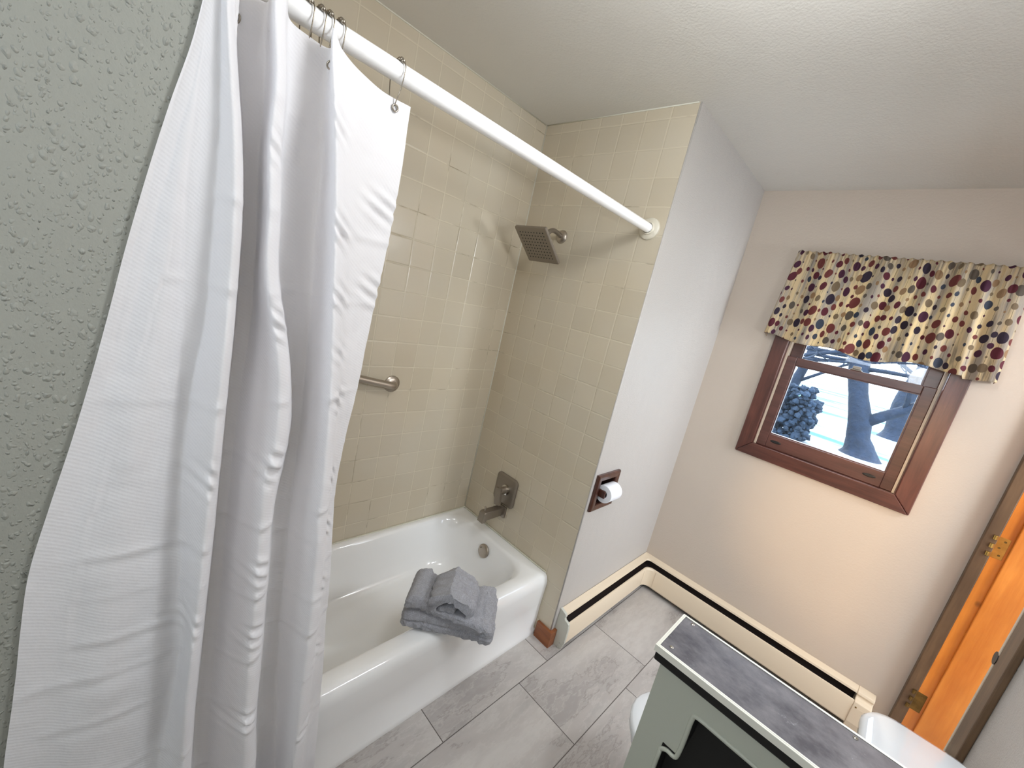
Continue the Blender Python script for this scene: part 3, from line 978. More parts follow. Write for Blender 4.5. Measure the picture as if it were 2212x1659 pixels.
rings(bm, R_, cap0=False)
obj('basin', bm, M['tub'], TB, smooth=True, autosmooth=75)
bm = bmesh.new()
oc = Vector((-0.0985, 0.455, 0.268))
on_ = Vector((-1, 0, 0.22)).normalized()
lathe(bm, [(-0.004, 0.036), (0.003, 0.036), (0.007, 0.032), (0.0085, 0.02), (0.009, 0.0)], oc, on_, 32)
ov = obj('overflow_plate', bm, M['nickel'], TB, smooth=True, autosmooth=40)
for dy, dz in ((0.018, 0.012), (-0.016, -0.012)):
    bm = bmesh.new()
    lathe(bm, [(0, 0.004), (0.0015, 0.0035)], oc + on_ * 0.0082 + Vector((0, dy, dz)), on_, 10)
    obj('screw', bm, M['dark_nickel'], ov)
bm = bmesh.new()
box(bm, x0, x1, y1 - 0.009, y1, TH - 0.002, TH + 0.004)
box(bm, -0.008, -0.0012, TF + 0.02, y1 - 0.009, TH - 0.002, TH + 0.004)
obj('caulk_bead', bm, M['caulk'], TB, bevel=0.002)

# ---------------------------------------------------------------- curtain rod, hooks and curtain
RY, RZ, RR = 0.067, 1.980, 0.0185
RD = thing('shower_rod', 'white enamelled shower curtain rod spanning the tub', 'rod', (-0.7, RY, RZ))
bm = bmesh.new()
tube(bm, [(TX + 0.001 + (-0.012 - TX) * k / 24, RY, RZ) for k in range(25)], RR, 32)
obj('pole', bm, M['rod'], RD, smooth=True, autosmooth=40)
for xx, sx in ((-0.0005, -1), (TX + 0.0005, 1)):
    bm = bmesh.new()
    lathe(bm, [(0, 0.043), (0.007, 0.042), (0.011, 0.036), (0.013, 0.026), (0.020, 0.024), (0.0205, 0.0205), (0.010, 0.0205)], (xx, RY, RZ), (sx, 0, 0), 40, cap1=False)
    obj('flange', bm, M['plastic'], RD, smooth=True, autosmooth=40)


def make_hook(label):
    X = 0.0
    t = thing('curtain_hook', label, 'hook', (0, RY, RZ), 'wire hooks on the shower rod')
    bm = bmesh.new()
    r = RR + 0.0035
    front = [(X + 0.004, RY - 0.002, RZ + r + 0.0005)] + [(X + 0.004, RY - r * math.sin(a), RZ + r * math.cos(a)) for a in (0.5, 1.0, 1.5)] + \
            [(X + 0.002, RY - r * 0.86, RZ - 0.030), (X + 0.000, RY - 0.011, RZ - 0.052), (X - 0.001, RY - 0.006, RZ - 0.062), (X - 0.002, RY + 0.001, RZ - 0.064)]
    tube(bm, smooth_path(front, 5), 0.0011, 6)
    back = [(X - 0.004, RY + 0.002, RZ + r + 0.0005)] + [(X - 0.004, RY + r * math.sin(a), RZ + r * math.cos(a)) for a in (0.5, 1.0, 1.5)] + \
           [(X - 0.003, RY + r * 0.86, RZ - 0.030), (X - 0.002, RY + 0.012, RZ - 0.056), (X - 0.002, RY + 0.003, RZ - 0.066), (X - 0.002, RY + 0.000, RZ - 0.060)]
    tube(bm, smooth_path(back, 5), 0.0011, 6)
    obj('wire', bm, M['steel'], t, smooth=True)
    bm = bmesh.new()
    for k in range(5):
        a = -0.75 + k * 0.375
        sphere(bm, (X, RY - (RR + 0.0045) * math.sin(a), RZ + (RR + 0.0045) * math.cos(a)), 0.0043, 10, 8)
    obj('rollers', bm, M['steel'], t, smooth=True)
    return t


hook0 = make_hook('x')
HL = [(-1.139, 'wire curtain hook at the free edge, set apart from the others on the rod'),
      (-1.259, 'wire curtain hook beside the narrow fold, second from the free edge of the curtain'),
      (-1.279, 'wire curtain hook in the tight cluster of three, the one next to the narrow fold'),
      (-1.293, 'wire curtain hook in the middle of the tight cluster of three'),
      (-1.312, 'wire curtain hook in the tight cluster of three, farthest from the shower head'),
      (-1.364, 'wire curtain hook hanging between the two broad folds near the wall'),
      (-1.412, 'wire curtain hook nearest the textured wall, mostly hidden by the curtain')]
for i, (x, lb) in enumerate(HL):
    if i == 0:
        hk = hook0
    else:
        hk = hook0.copy()
        COL.objects.link(hk)
        for ch in list(hook0.children):
            c = ch.copy()
            c.parent = hk
            c.matrix_parent_inverse = ch.matrix_parent_inverse.copy()
            COL.objects.link(c)
    hk.location.x = x
    hk['label'] = lb
# hooks were modelled at x = 0, so moving the Empty carries the wire along the rod

# curtain surface: control columns across its width, each a path down the cloth
CB = 0.13


def lerp_tab(col, z):
    zs = CUR_Z
    z = max(min(z, zs[0]), zs[-1])
    for k in range(len(zs) - 1):
        if z >= zs[k + 1]:
            f = (zs[k] - z) / (zs[k] - zs[k + 1])
            f = f
            i0, i1, i2, i3 = max(k - 1, 0), k, k + 1, min(k + 2, len(zs) - 1)
            out = []
            for q in (0, 1):
                p0, p1, p2, p3 = col[i0][q], col[i1][q], col[i2][q], col[i3][q]
                m1, m2 = (p2 - p0) / 2, (p3 - p1) / 2
                out.append((2 * f ** 3 - 3 * f * f + 1) * p1 + (f ** 3 - 2 * f * f + f) * m1 + (-2 * f ** 3 + 3 * f * f) * p2 + (f ** 3 - f * f) * m2)
            return out
    return list(col[-1])


def curtain():
    CREASES = [(1.82, 0.002), (1.65, 0.003), (1.515, 0.004), (1.32, 0.004), (1.19, 0.004), (1.06, 0.005), (0.985, 0.003), (0.90, 0.004), (0.83, 0.003), (0.736, 0.005), (0.60, 0.004), (0.41, 0.004)]
    PINCH = [(15.6, 1.823, 0.004), (15.8, 1.649, 0.007), (16.0, 1.524, 0.006), (16.2, 1.414, 0.005), (16.5, 1.305, 0.007), (17, 1.121, 0.009), (17.3, 0.983, 0.008), (17, 0.832, 0.009), (17, 0.627, 0.009),
             (16.5, 0.414, 0.009), (10.8, 1.748, 0.004), (10.6, 1.465, 0.007), (10.5, 1.191, 0.009), (10.3, 0.956, 0.008), (10.5, 0.797, 0.008), (10.3, 0.566, 0.009), (5.0, 1.19, 0.006), (4.6, 0.90, 0.006),
             (18.4, 1.72, 0.006), (18.6, 1.55, 0.005)]
    ct = thing('shower_curtain', 'white twill shower curtain hanging in folds outside the tub', 'curtain', (-1.3, 0.05, 0.13))
    bm = bmesh.new()
    uvl = bm.loops.layers.uv.new('UVMap')
    nc = len(CUR)
    SUB, NR = 12, 300
    tops = [1.955] * nc
    TOPZ = {0: 1.955, 5: 1.975, 6: 1.97, 7: 1.957, 8: 1.957, 9: 1.957, 10: 1.975, 11: 1.97, 12: 1.952, 13: 1.945, 14: 1.945, 15: 1.962, 16: 1.945, 17: 1.938, 18: 1.930, 19: 1.933}
    for k, v in TOPZ.items():
        tops[k] = v
    ncol = (nc - 1) * SUB + 1
    V = [[None] * ncol for _ in range(NR + 1)]
    UVS = [[None] * ncol for _ in range(NR + 1)]
    for r in range(NR + 1):
        v = r / NR
        ctrl = []
        for c in range(nc):
            z = tops[c] + (CB - tops[c]) * v
            x, y = lerp_tab(CUR[c], z)
            ctrl.append(Vector((x, y, z)))
        P = [ctrl[0] * 2 - ctrl[1]] + ctrl + [ctrl[-1] * 2 - ctrl[-2]]
        pts = []
        for i in range(1, nc):
            a, b, c_, d = P[i - 1], P[i], P[i + 1], P[i + 2]
            # centripetal-like: limit the tangents so that sharp folds do not overshoot
            L1 = (c_ - b).length
            m1 = (c_ - a)
            m2 = (d - b)
            m1 = m1.normalized() * min(m1.length * 0.5, L1 * 0.95)
            m2 = m2.normalized() * min(m2.length * 0.5, L1 * 0.95)
            for k in range(SUB):
                f = k / SUB
                pts.append(b * (2 * f ** 3 - 3 * f * f + 1) + m1 * (f ** 3 - 2 * f * f + f) + c_ * (-2 * f ** 3 + 3 * f * f) + m2 * (f ** 3 - f * f))
        pts.append(ctrl[-1])
        s = 0.0
        for k, p in enumerate(pts):
            if k:
                s += (pts[k] - pts[k - 1]).length
            z = p.z
            u = k / (ncol - 1)
            # soft buckles plus the horizontal creases left by the packaging
            n1 = noise.noise(Vector((s * 9, z * 7, 3.1)))
            n2 = noise.noise(Vector((s * 34, z * 22, 8.7)))
            amp = 0.0045 if k > SUB * 3.5 else 0.0025
            dy = amp * n1 + 0.0016 * n2 * (1 if z < 1.5 else 0.5)
            zz = z + 0.012 * noise.noise(Vector((s * 5, 0, 1)))
            for zc, am in CREASES:
                fr = zz - zc
                if abs(fr) < 0.05:
                    w_ = max(0.0, 0.55 + 0.9 * noise.noise(Vector((s * 5, zc * 30, 5))))
                    dy -= am * w_ * (0.45 if k < SUB * 4 else 1.0) * (math.exp(-(fr / 0.006) ** 2) - 0.5 * math.exp(-((fr + 0.016) / 0.010) ** 2))
            for kc, zc, am in PINCH:
                dk, dz = (k - kc * SUB) / (SUB * 0.9), (z - zc) / 0.030
                e = dk * dk + dz * dz
                if e < 6:
                    dy += am * math.exp(-e) * math.sin((z - zc) * 210 + (k - kc * SUB) * 0.35 + kc)
            if k <= SUB * 2:
                dy = min(dy, 0.0) if p.y > -0.012 else dy
            q = Vector((p.x, p.y + dy, z))
            if q.x < TX + 0.01:
                q.y = min(q.y, -0.0035)
            if z < 0.42:
                q.y = min(q.y, 0.074)
            if q.z > 1.945:
                pass
            V[r][k] = bm.verts.new(q)
            UVS[r][k] = (s, z)
    for r in range(NR):
        for k in range(ncol - 1):
            f = bm.faces.new((V[r][k], V[r][k + 1], V[r + 1][k + 1], V[r + 1][k]))
            for lp, (a, b) in zip(f.loops, ((r, k), (r, k + 1), (r + 1, k + 1), (r + 1, k))):
                lp[uvl].uv = UVS[a][b]
    o = obj('cloth', bm, M['curtain'], ct, smooth=True)
    # grommets near the hooks
    for x, y, z, n in ((-1.1375, 0.060, 1.914, (0.1, -1, 0)), (-1.366, 0.030, 1.915, (-0.4, -1, 0)), (-1.412, 0.052, 1.915, (-0.9, -0.5, 0)),
                       (-1.279, 0.030, 1.914, (-0.8, -0.6, 0))):
        bm = bmesh.new()
        ax = Vector(n).normalized()
        a = ax.orthogonal().normalized()
        b = ax.cross(a)
        c = Vector((x, y, z))
        rs = []
        for k in range(24):
            t = 2 * math.pi * k / 24
            dr_ = a * math.cos(t) + b * math.sin(t)
            rs.append([c + dr_ * (0.0062 + 0.0016 * math.cos(s)) + ax * 0.0016 * math.sin(s) for s in [2 * math.pi * q / 8 for q in range(8)]])
        rs.append(rs[0])
        rings(bm, rs, cap0=False, cap1=False)
        bmesh.ops.remove_doubles(bm, verts=bm.verts, dist=1e-6)
        obj('grommet', bm, M['steel'], ct, smooth=True)
    return ct


curtain()

# ---------------------------------------------------------------- shower fittings
sh = thing('rain_shower', 'brushed nickel square rain shower head on a bent wall arm', 'shower head', (0, 0.505, 1.925))
bm = bmesh.new()
lathe(bm, [(0, 0.031), (0.003, 0.0305), (0.008, 0.026), (0.012, 0.016), (0.013, 0.012)], (-0.0004, 0.508, 1.922), (-1, 0, 0), 32)
obj('flange', bm, M['nickel'], sh, smooth=True, autosmooth=35)
pc = Vector((-0.165, 0.500, 1.846))
nf = Vector((-0.647, 0.0, -0.765)).normalized()      # the way the nozzles face
te = Vector((-0.765, 0.0, 0.647)).normalized()
ye = Vector((0, 1, 0))
MT = Matrix(((te.x, ye.x, nf.x, pc.x), (te.y, ye.y, nf.y, pc.y), (te.z, ye.z, nf.z, pc.z), (0, 0, 0, 1)))
bm = bmesh.new()
neck = pc - nf * 0.030
tube(bm, smooth_path([(-0.004, 0.508, 1.922), (-0.050, 0.506, 1.932), (-0.082, 0.504, 1.931), (-0.108, 0.502, 1.915), tuple(neck - nf * 0.010)], 6), 0.0105, 16)
obj('arm', bm, M['dark_nickel'], sh, smooth=True, autosmooth=50)
bm = bmesh.new()
lathe(bm, [(-0.018, 0.013), (-0.008, 0.016), (0.006, 0.016), (0.016, 0.024), (0.0245, 0.030)], neck, nf, 24)
obj('ball_joint', bm, M['dark_nickel'], sh, smooth=True, autosmooth=35)
bm = bmesh.new()
HS = 0.093
rings(bm, [[(x, y, -0.006) for x, y in rrect(0, 0, HS, HS, 0.005, 3)], [(x, y, 0.004) for x, y in rrect(0, 0, HS, HS, 0.005, 3)],
           [(x, y, 0.006) for x, y in rrect(0, 0, HS - 0.002, HS - 0.002, 0.004, 3)]])
bmesh.ops.transform(bm, matrix=MT, verts=bm.verts)
fp = obj('face_plate', bm, M['dark_nickel'], sh)
bm = bmesh.new()
for i in range(9):
    for j in range(9):
        a, b = -0.064 + 0.0165 * i, -0.068 + 0.017 * j
        lathe(bm, [(0, 0.0031), (0.0014, 0.0026)], MT @ Vector((a, b, 0.0059)), nf, 8)
obj('nozzles', bm, M['nozzle'], fp)

vl = thing('shower_valve', 'brushed nickel square valve plate with lever handle above the tub spout', 'valve', (0, 0.48, 0.60))
bm = bmesh.new()
rs = [[(-x_, y, z) for y, z in rrect(0.481, 0.598, hw, hh, rr, 8)] for x_, hw, hh, rr in
      ((0.0005, 0.076, 0.082, 0.024), (0.008, 0.076, 0.082, 0.024), (0.012, 0.071, 0.077, 0.021), (0.013, 0.064, 0.070, 0.018))]
rings(bm, rs)
obj('escutcheon', bm, M['dark_nickel'], vl, smooth=True, autosmooth=40)
bm = bmesh.new()
lathe(bm, [(0.012, 0.027), (0.022, 0.027), (0.0225, 0.019)], (0, 0.470, 0.606), (-1, 0, 0), 32)
obj('collar', bm, M['chrome'], vl, smooth=True, autosmooth=35)
bm = bmesh.new()
lathe(bm, [(0.020, 0.0205), (0.066, 0.0195), (0.068, 0.018)], (0, 0.472, 0.606), (-1, 0, 0), 32)
obj('hub', bm, M['nickel'], vl, smooth=True, autosmooth=35)
lev = bx('lever', -0.076, -0.060, 0.452, 0.492, 0.532, 0.625, M['dark_nickel'], vl, 0.003, 3,
         M4=Matrix.Translation((-0.066, 0.474, 0.6)) @ Matrix.Rotation(math.radians(-8), 4, 'X') @ Matrix.Translation((0.066, -0.474, -0.6)))

sp = thing('tub_spout', 'square brushed nickel tub spout with diverter pin', 'spout', (0, 0.48, 0.47))
bm = bmesh.new()
rings(bm, [[(-x_, y, z) for y, z in rrect(0.479, 0.476, 0.035, 0.031, 0.006, 4)] for x_ in (0.0005, 0.012)])
obj('flange', bm, M['dark_nickel'], sp, bevel=0.0015)
bm = bmesh.new()
prof = [(-0.010, 0.500), (-0.138, 0.503), (-0.150, 0.498), (-0.156, 0.444), (-0.128, 0.440), (-0.124, 0.453), (-0.010, 0.456)]
rings(bm, [[(x, 0.459, z) for x, z in prof], [(x, 0.500, z) for x, z in prof]])
obj('body', bm, M['dark_nickel'], sp, bevel=0.004, seg=3)
bm = bmesh.new()
lathe(bm, [(0, 0.0045), (0.017, 0.0045), (0.018, 0.006), (0.024, 0.006), (0.025, 0.005)], (-0.132, 0.480, 0.502), (0, 0, 1), 16)
obj('diverter_pin', bm, M['nickel'], sp, smooth=True, autosmooth=35)

gb = thing('grab_bar', 'brushed nickel grab bar on the back wall disappearing behind the curtain', 'grab bar', (-0.9, W, 1.15))
bm = bmesh.new()
dirb = Vector((-1, 0, 0.205)).normalized()
A0 = Vector((-0.617, W, 1.107))
B0 = A0 + dirb * 0.61
off = Vector((0, -0.046, 0))
pth = [A0 + off * 0.05, A0 + off * 0.45, A0 + off * 0.85 + dirb * 0.012, A0 + off + dirb * 0.035, A0 + off + dirb * 0.12, A0 + off + dirb * 0.3,
       B0 + off - dirb * 0.035, B0 + off * 0.85 - dirb * 0.012, B0 + off * 0.45, B0 + off * 0.05]
tube(bm, smooth_path(pth, 6), 0.0155, 20)
obj('bar', bm, M['nickel'], gb, smooth=True)
for p in (A0, B0):
    bm = bmesh.new()
    lathe(bm, [(0.0006, 0.038), (0.004, 0.038), (0.0085, 0.033), (0.013, 0.021), (0.0135, 0.016)], p, (0, -1, 0), 36)
    obj('flange', bm, M['nickel'], gb, smooth=True, autosmooth=35)

# ---------------------------------------------------------------- recessed paper holder and roll
ph = thing('paper_holder', 'dark walnut recessed toilet paper holder on the white wall', 'toilet paper holder', (0.115, 0, 0.826))


def hboard(quad, name='frame'):
    bm = bmesh.new()
    rings(bm, [[(x, -0.0003, z) for x, z in quad], [(x, -0.017, z) for x, z in quad]])
    return obj(name, bm, M['holder_wood'], ph, bevel=0.005, seg=3)


X0, X1, Z0, Z1 = 0.018, 0.212, 0.735, 0.917
bm = bmesh.new()
ro = [(X0, Z0), (X1, Z0), (X1, Z1), (X0, Z1)]
ri = [(RX0 + 0.004, RZ0 + 0.004), (RX1 - 0.004, RZ0 + 0.004), (RX1 - 0.004, RZ1 - 0.004), (RX0 + 0.004, RZ1 - 0.004)]


def inset(q, d):
    return [(q[0][0] + d, q[0][1] + d), (q[1][0] - d, q[1][1] + d), (q[2][0] - d, q[2][1] - d), (q[3][0] + d, q[3][1] - d)]


levels = [(-0.0004, ro), (-0.010, ro), (-0.016, inset(ro, 0.004)), (-0.017, inset(ro, 0.010)), (-0.015, inset(ri, -0.003)), (-0.010, ri), (-0.0004, ri)]
rings(bm, [[(x, y, z) for x, z in q] for y, q in levels] + [[(x, -0.0004, z) for x, z in ro]], cap0=False, cap1=False)
bmesh.ops.remove_doubles(bm, verts=bm.verts, dist=1e-6)
obj('frame', bm, M['holder_wood'], ph)
bm = bmesh.new()
a, b, c, d = RX0 + 0.003, RX1 - 0.003, RZ0 + 0.003, RZ1 - 0.003
box(bm, a, b, 0.062, 0.066, c, d)
box(bm, a, a + 0.004, -0.002, 0.062, c, d)
box(bm, b - 0.004, b, -0.002, 0.062, c, d)
box(bm, a + 0.004, b - 0.004, -0.002, 0.062, c, c + 0.004)
box(bm, a + 0.004, b - 0.004, -0.002, 0.062, d - 0.004, d)
obj('recess_box', bm, plain('dark_recess_wood', srgb(44, 24, 18), 0.5), ph)
for sx, xx in ((1, 0.050), (-1, 0.180)):
    bm = bmesh.new()
    box(bm, min(xx, xx + sx * 0.012), max(xx, xx + sx * 0.012), -0.045, 0.010, 0.812, 0.848)
    obj('arm', bm, M['holder_wood'], ph, bevel=0.005, seg=3)
bm = bmesh.new()
tube(bm, [(0.058, -0.030, 0.830), (0.172, -0.030, 0.830)], 0.0085, 16)
tube(bm, [(0.062, -0.030, 0.830), (0.070, -0.030, 0.830)], 0.013, 16)
obj('spindle', bm, M['chrome'], ph, smooth=True, autosmooth=35)
bm = bmesh.new()
lathe(bm, [(0, 0.018), (0, 0.0405), (0.001, 0.0415), (0.097, 0.0415), (0.098, 0.0405), (0.098, 0.018), (0, 0.018)], (0.066, -0.030, 0.8275), (1, 0, 0), 40, cap0=False, cap1=False)
bmesh.ops.remove_doubles(bm, verts=bm.verts, dist=1e-6)
tag(obj('toilet_paper_roll', bm, M['paper'], smooth=True, autosmooth=35), 'white toilet paper roll in the dark wooden wall holder', 'toilet paper')

# ---------------------------------------------------------------- towels on the tub rim
TP0 = Vector((-0.777, 0.189, 0))
UU = Vector((0.676, -0.737, 0))
WW = Vector((0.737, 0.676, 0))
TM = Matrix(((UU.x, WW.x, 0, TP0.x), (UU.y, WW.y, 0, TP0.y), (0, 0, 1, 0), (0, 0, 0, 1)))


def soft_box(bm, sx, sy, sz, r, deform, cuts=22):
    """box with rounded edges (0..sx, 0..sy, 0..sz), then deform(p)->p"""
    ret = bmesh.ops.create_cube(bm, size=1.0)
    vs = ret['verts']
    es = list({e for v in vs for e in v.link_edges})
    bmesh.ops.subdivide_edges(bm, edges=es, cuts=cuts, use_grid_fill=True)
    allv = [v for v in bm.verts if not v.tag]
    for v in allv:
        v.tag = True
        p = Vector(((v.co.x + 0.5) * sx, (v.co.y + 0.5) * sy, (v.co.z + 0.5) * sz))
        q = Vector((min(max(p.x, r), sx - r), min(max(p.y, r), sy - r), min(max(p.z, r), sz - r)))
        dd = p - q
        if dd.length > 1e-9:
            p = q + dd.normalized() * min(r, max(abs(dd.x), abs(dd.y), abs(dd.z)) * 1.0)
        v.co = deform(p)


def fuzz(p, a=0.0016, s=90.0, seed=0):
    return a * noise.noise(Vector((p.x * s + seed, p.y * s, p.z * s)))


def d_bottom(p):
    x, y, z = p
    # fold layers on the long side show as soft grooves
    gr = 0.0045 * math.exp(-((z - 0.040) / 0.004) ** 2) if z > 0 else 0
    if y < 0.09:
        y += gr * (1 - y / 0.09)
    top = max(0, z - 0.04) / 0.04
    z += top * (0.008 * noise.noise(Vector((x * 9, y * 9, 2))) + 0.006 * math.sin(x * 9))
    z += -0.010 * top * max(0, (0.06 - x) / 0.06) - 0.006 * top * max(0, (x - 0.28) / 0.065)
    # outer end sags a little beyond the rim
    z -= 0.008 * max(0, (x - 0.22) / 0.125) ** 2
    y += 0.010 * math.sin(x * 9.0) * 0.6
    f = fuzz(p, 0.0045, 70)
    return Vector((x + f, y + f, TH + 0.0060 + z + f * 0.8))


bm = bmesh.new()
soft_box(bm, 0.350, 0.215, 0.084, 0.026, d_bottom, 64)
bmesh.ops.transform(bm, matrix=TM, verts=bm.verts)
tag(obj('bath_towel', bm, M['terry'], smooth=True), 'large folded grey bath towel lying on the tub rim, bottom of the towel pile', 'towel', 'grey towels on the tub rim')


def d_mid(p):
    x, y, z = p
    # the cloth is draped: a hump at the inner end, sagging at the outer end
    hump = 0.030 * math.exp(-((x - 0.035) / 0.045) ** 2)
    z += hump * (0.35 + 0.65 * z / 0.036)
    sag = max(0, (x - 0.25) / 0.09)
    z -= 0.012 * sag ** 1.5
    yy = y - 0.004 - 0.030 * max(0, (x - 0.15) / 0.15) ** 1.3 * (1 - y / 0.17) + 0.03 * max(0, (x - 0.2) / 0.14) * (y / 0.17)
    # dobby borders crossing the width
    z += 0.0018 * math.sin(x * 260) * (1 if (0.05 < x < 0.10 or 0.27 < x < 0.31) else 0)
    yy += 0.006 * math.sin(x * 21)
    f = fuzz(p, 0.0045, 75, 7)
    return Vector((x + 0.006 + f, yy + f, TH + 0.0865 + z + f))


bm = bmesh.new()
soft_box(bm, 0.328, 0.172, 0.036, 0.015, d_mid, 56)
bmesh.ops.transform(bm, matrix=TM, verts=bm.verts)
tag(obj('hand_towel', bm, M['terry'], smooth=True), 'grey hand towel folded across the bath towel, middle of the pile', 'towel', 'grey towels on the tub rim')

# top cloth: a tent-like roll with an open front
bm = bmesh.new()
wc0 = TH + 0.117
outer = [(0.100, 0.000), (0.092, 0.020), (0.093, 0.040), (0.104, 0.054), (0.125, 0.068), (0.150, 0.084), (0.160, 0.090), (0.172, 0.086), (0.205, 0.072), (0.238, 0.060),
         (0.256, 0.046), (0.262, 0.024), (0.254, 0.000)]
inner = [(0.236, 0.003), (0.238, 0.016), (0.226, 0.030), (0.204, 0.044), (0.184, 0.056), (0.170, 0.064), (0.160, 0.062), (0.146, 0.048), (0.132, 0.036),
         (0.120, 0.024), (0.116, 0.010), (0.120, 0.002)]


def sm2(l, n=4):
    return [(p.x, p.y) for p in smooth_path([(a, b, 0) for a, b in l], n)]


ol, il = sm2(outer), sm2(inner)
sec = []
NW = 26
for k in range(NW + 1):
    w = -0.016 + 0.158 * k / NW
    tt = k / NW
    rr = []
    sc = 1 - 0.10 * max(0, 0.12 - tt) / 0.12 - 0.16 * max(0, tt - 0.85) / 0.15
    for (u, z) in ol + il:
        uu, zz = 0.176 + (u - 0.176) * sc, z * (0.92 + 0.08 * sc)
        inn = (u, z) in il
        wr = 0.0035 * math.sin(w * 150 + u * 22) * (1 if not inn else 0.3) * (1 if z > 0.02 else 0.4)
        f = 0.003 * noise.noise(Vector((u * 70, w * 70, z * 70)))
        peak = -0.010 * math.exp(-((u - 0.165) / 0.012) ** 2) if tt < 0.1 and inn else 0
        rr.append((uu + wr * (u - 0.176) * 10 + f, w + f - (0.006 * math.sin(u * 40) if tt < 0.05 else 0), wc0 + zz + wr * 0.5 + f + peak))
    sec.append(rr)
rings(bm, sec)
bmesh.ops.transform(bm, matrix=TM, verts=bm.verts)
wcl = obj('washcloth', bm, M['terry'], smooth=True, autosmooth=60)
tag(wcl, 'small grey washcloth folded like a tent, top of the towel pile', 'towel', 'grey towels on the tub rim')
bm = bmesh.new()


def d_in(p):
    x, y, z = p
    f = fuzz(p, 0.003, 80, 3)
    return Vector((0.128 + x + f, -0.004 + y + f, wc0 + 0.001 + z * (0.55 + 0.45 * math.sin(min(1, x / 0.06) * math.pi / 2)) + f))


soft_box(bm, 0.066, 0.130, 0.030, 0.010, d_in, 20)
bmesh.ops.transform(bm, matrix=TM, verts=bm.verts)
obj('inner_fold', bm, M['terry'], wcl, smooth=True)

# ---------------------------------------------------------------- toilet
TC = -0.312
to = thing('toilet', 'white toilet with closed lid behind the low half wall', 'toilet', (TC, -0.9, 0))


def egg(cx, yf, yb, hw, z, n=40):
    """egg outline: front at yf (rounder, +y), back at yb"""
    out = []
    ym = yb + (yf - yb) * 0.42
    for k in range(n):
        a = 2 * math.pi * k / n
        cy = math.sin(a)
        ry = (yf - ym) if cy > 0 else (ym - yb)
        ex = 1.0 if cy > 0 else 0.72
        out.append((cx + hw * math.copysign(abs(math.cos(a)) ** ex, math.cos(a)), ym + ry * cy, z))
    return out


bm = bmesh.new()
rings(bm, [egg(TC, -0.70, -1.00, 0.115, 0.0), egg(TC, -0.69, -1.00, 0.112, 0.03), egg(TC, -0.68, -1.00, 0.100, 0.10), egg(TC, -0.62, -1.00, 0.120, 0.20),
           egg(TC, -0.565, -1.00, 0.160, 0.30), egg(TC, -0.54, -1.00, 0.178, 0.355), egg(TC, -0.535, -1.00, 0.182, 0.378), egg(TC, -0.540, -0.995, 0.176, 0.386)])
obj('bowl', bm, M['porcelain'], to, smooth=True, autosmooth=50)
bm = bmesh.new()
rings(bm, [egg(TC, -0.532, -0.975, 0.180, 0.387), egg(TC, -0.526, -0.98, 0.186, 0.392), egg(TC, -0.526, -0.98, 0.186, 0.400), egg(TC, -0.532, -0.975, 0.180, 0.404)])
obj('seat', bm, M['seat'], to, smooth=True, autosmooth=50)
bm = bmesh.new()
rings(bm, [egg(TC, -0.530, -0.975, 0.180, 0.405), egg(TC, -0.523, -0.98, 0.187, 0.410), egg(TC, -0.523, -0.98, 0.187, 0.418), egg(TC, -0.530, -0.975, 0.181, 0.425),
           egg(TC, -0.56, -0.955, 0.150, 0.429), egg(TC, -0.66, -0.86, 0.06, 0.431)])
obj('lid', bm, M['seat'], to, smooth=True, autosmooth=50)


def tank_ring(hx, y0, y1, r, z, n=8):
    return [(x, y, z) for x, y in rrect(TC, (y0 + y1) / 2, hx, (y1 - y0) / 2, r, n)]


bm = bmesh.new()
rings(bm, [tank_ring(0.165, -1.235, -1.040, 0.05, 0.375), tank_ring(0.195, -1.242, -1.030, 0.06, 0.42), tank_ring(0.205, -1.244, -1.022, 0.06, 0.60), tank_ring(0.208, -1.244, -1.020, 0.06, 0.725)])
obj('tank', bm, M['porcelain'], to, smooth=True, autosmooth=50)
bm = bmesh.new()
rings(bm, [tank_ring(0.210, -1.247, -1.015, 0.07, 0.7255), tank_ring(0.218, -1.248, -1.007, 0.075, 0.732), tank_ring(0.218, -1.248, -1.007, 0.075, 0.745),
           tank_ring(0.211, -1.246, -1.014, 0.07, 0.757), tank_ring(0.196, -1.235, -1.028, 0.06, 0.7625), tank_ring(0.10, -1.18, -1.08, 0.03, 0.765)])
obj('tank_lid', bm, M['porcelain'], to, smooth=True, autosmooth=70)
bm = bmesh.new()
box(bm, TC - 0.10, TC + 0.10, -1.05, -0.965, 0.36, 0.388)
obj('deck', bm, M['porcelain'], to, bevel=0.01)

# ---------------------------------------------------------------- half wall with laminate cap
HW = thing('half_wall', 'low half wall beside the toilet with scuffed dark slate top, bright metal edging and sage green side', 'half wall', (-0.69, -0.95, 0))
hx0, hx1 = -0.757, -0.631
OYa, OYb, OZa, OZb = -1.12, -0.732, 0.800, 0.903
bm = bmesh.new()
box(bm, hx0, hx1, OYb, -0.648, OZa, 0.954)
box(bm, hx0, hx1, -1.249, OYb, OZb, 0.954)
box(bm, hx0, hx1, -1.249, OYa, 0.55, OZb)
box(bm, hx0 + 0.09, hx1, OYa, OYb, OZa, OZb)
box(bm, hx0, hx1, -0.700, -0.648, 0.55, OZa)
box(bm, hx0 + 0.09, hx1, OYa, -0.700, 0.55, OZa)
box(bm, hx0, hx1, -1.249, -0.648, 0.0005, 0.55)
obj('body', bm, M['sage_plain'], HW)
bm = bmesh.new()
lip = [(OYa, OZb), (-0.95, OZb), (-0.80, OZb), (OYb - 0.008, OZb), (OYb, OZb - 0.010), (OYb, 0.85), (OYb + 0.001, 0.802), (OYb + 0.006, 0.790), (-0.712, 0.790), (-0.701, 0.782),
       (-0.700, 0.76), (-0.700, 0.55)]
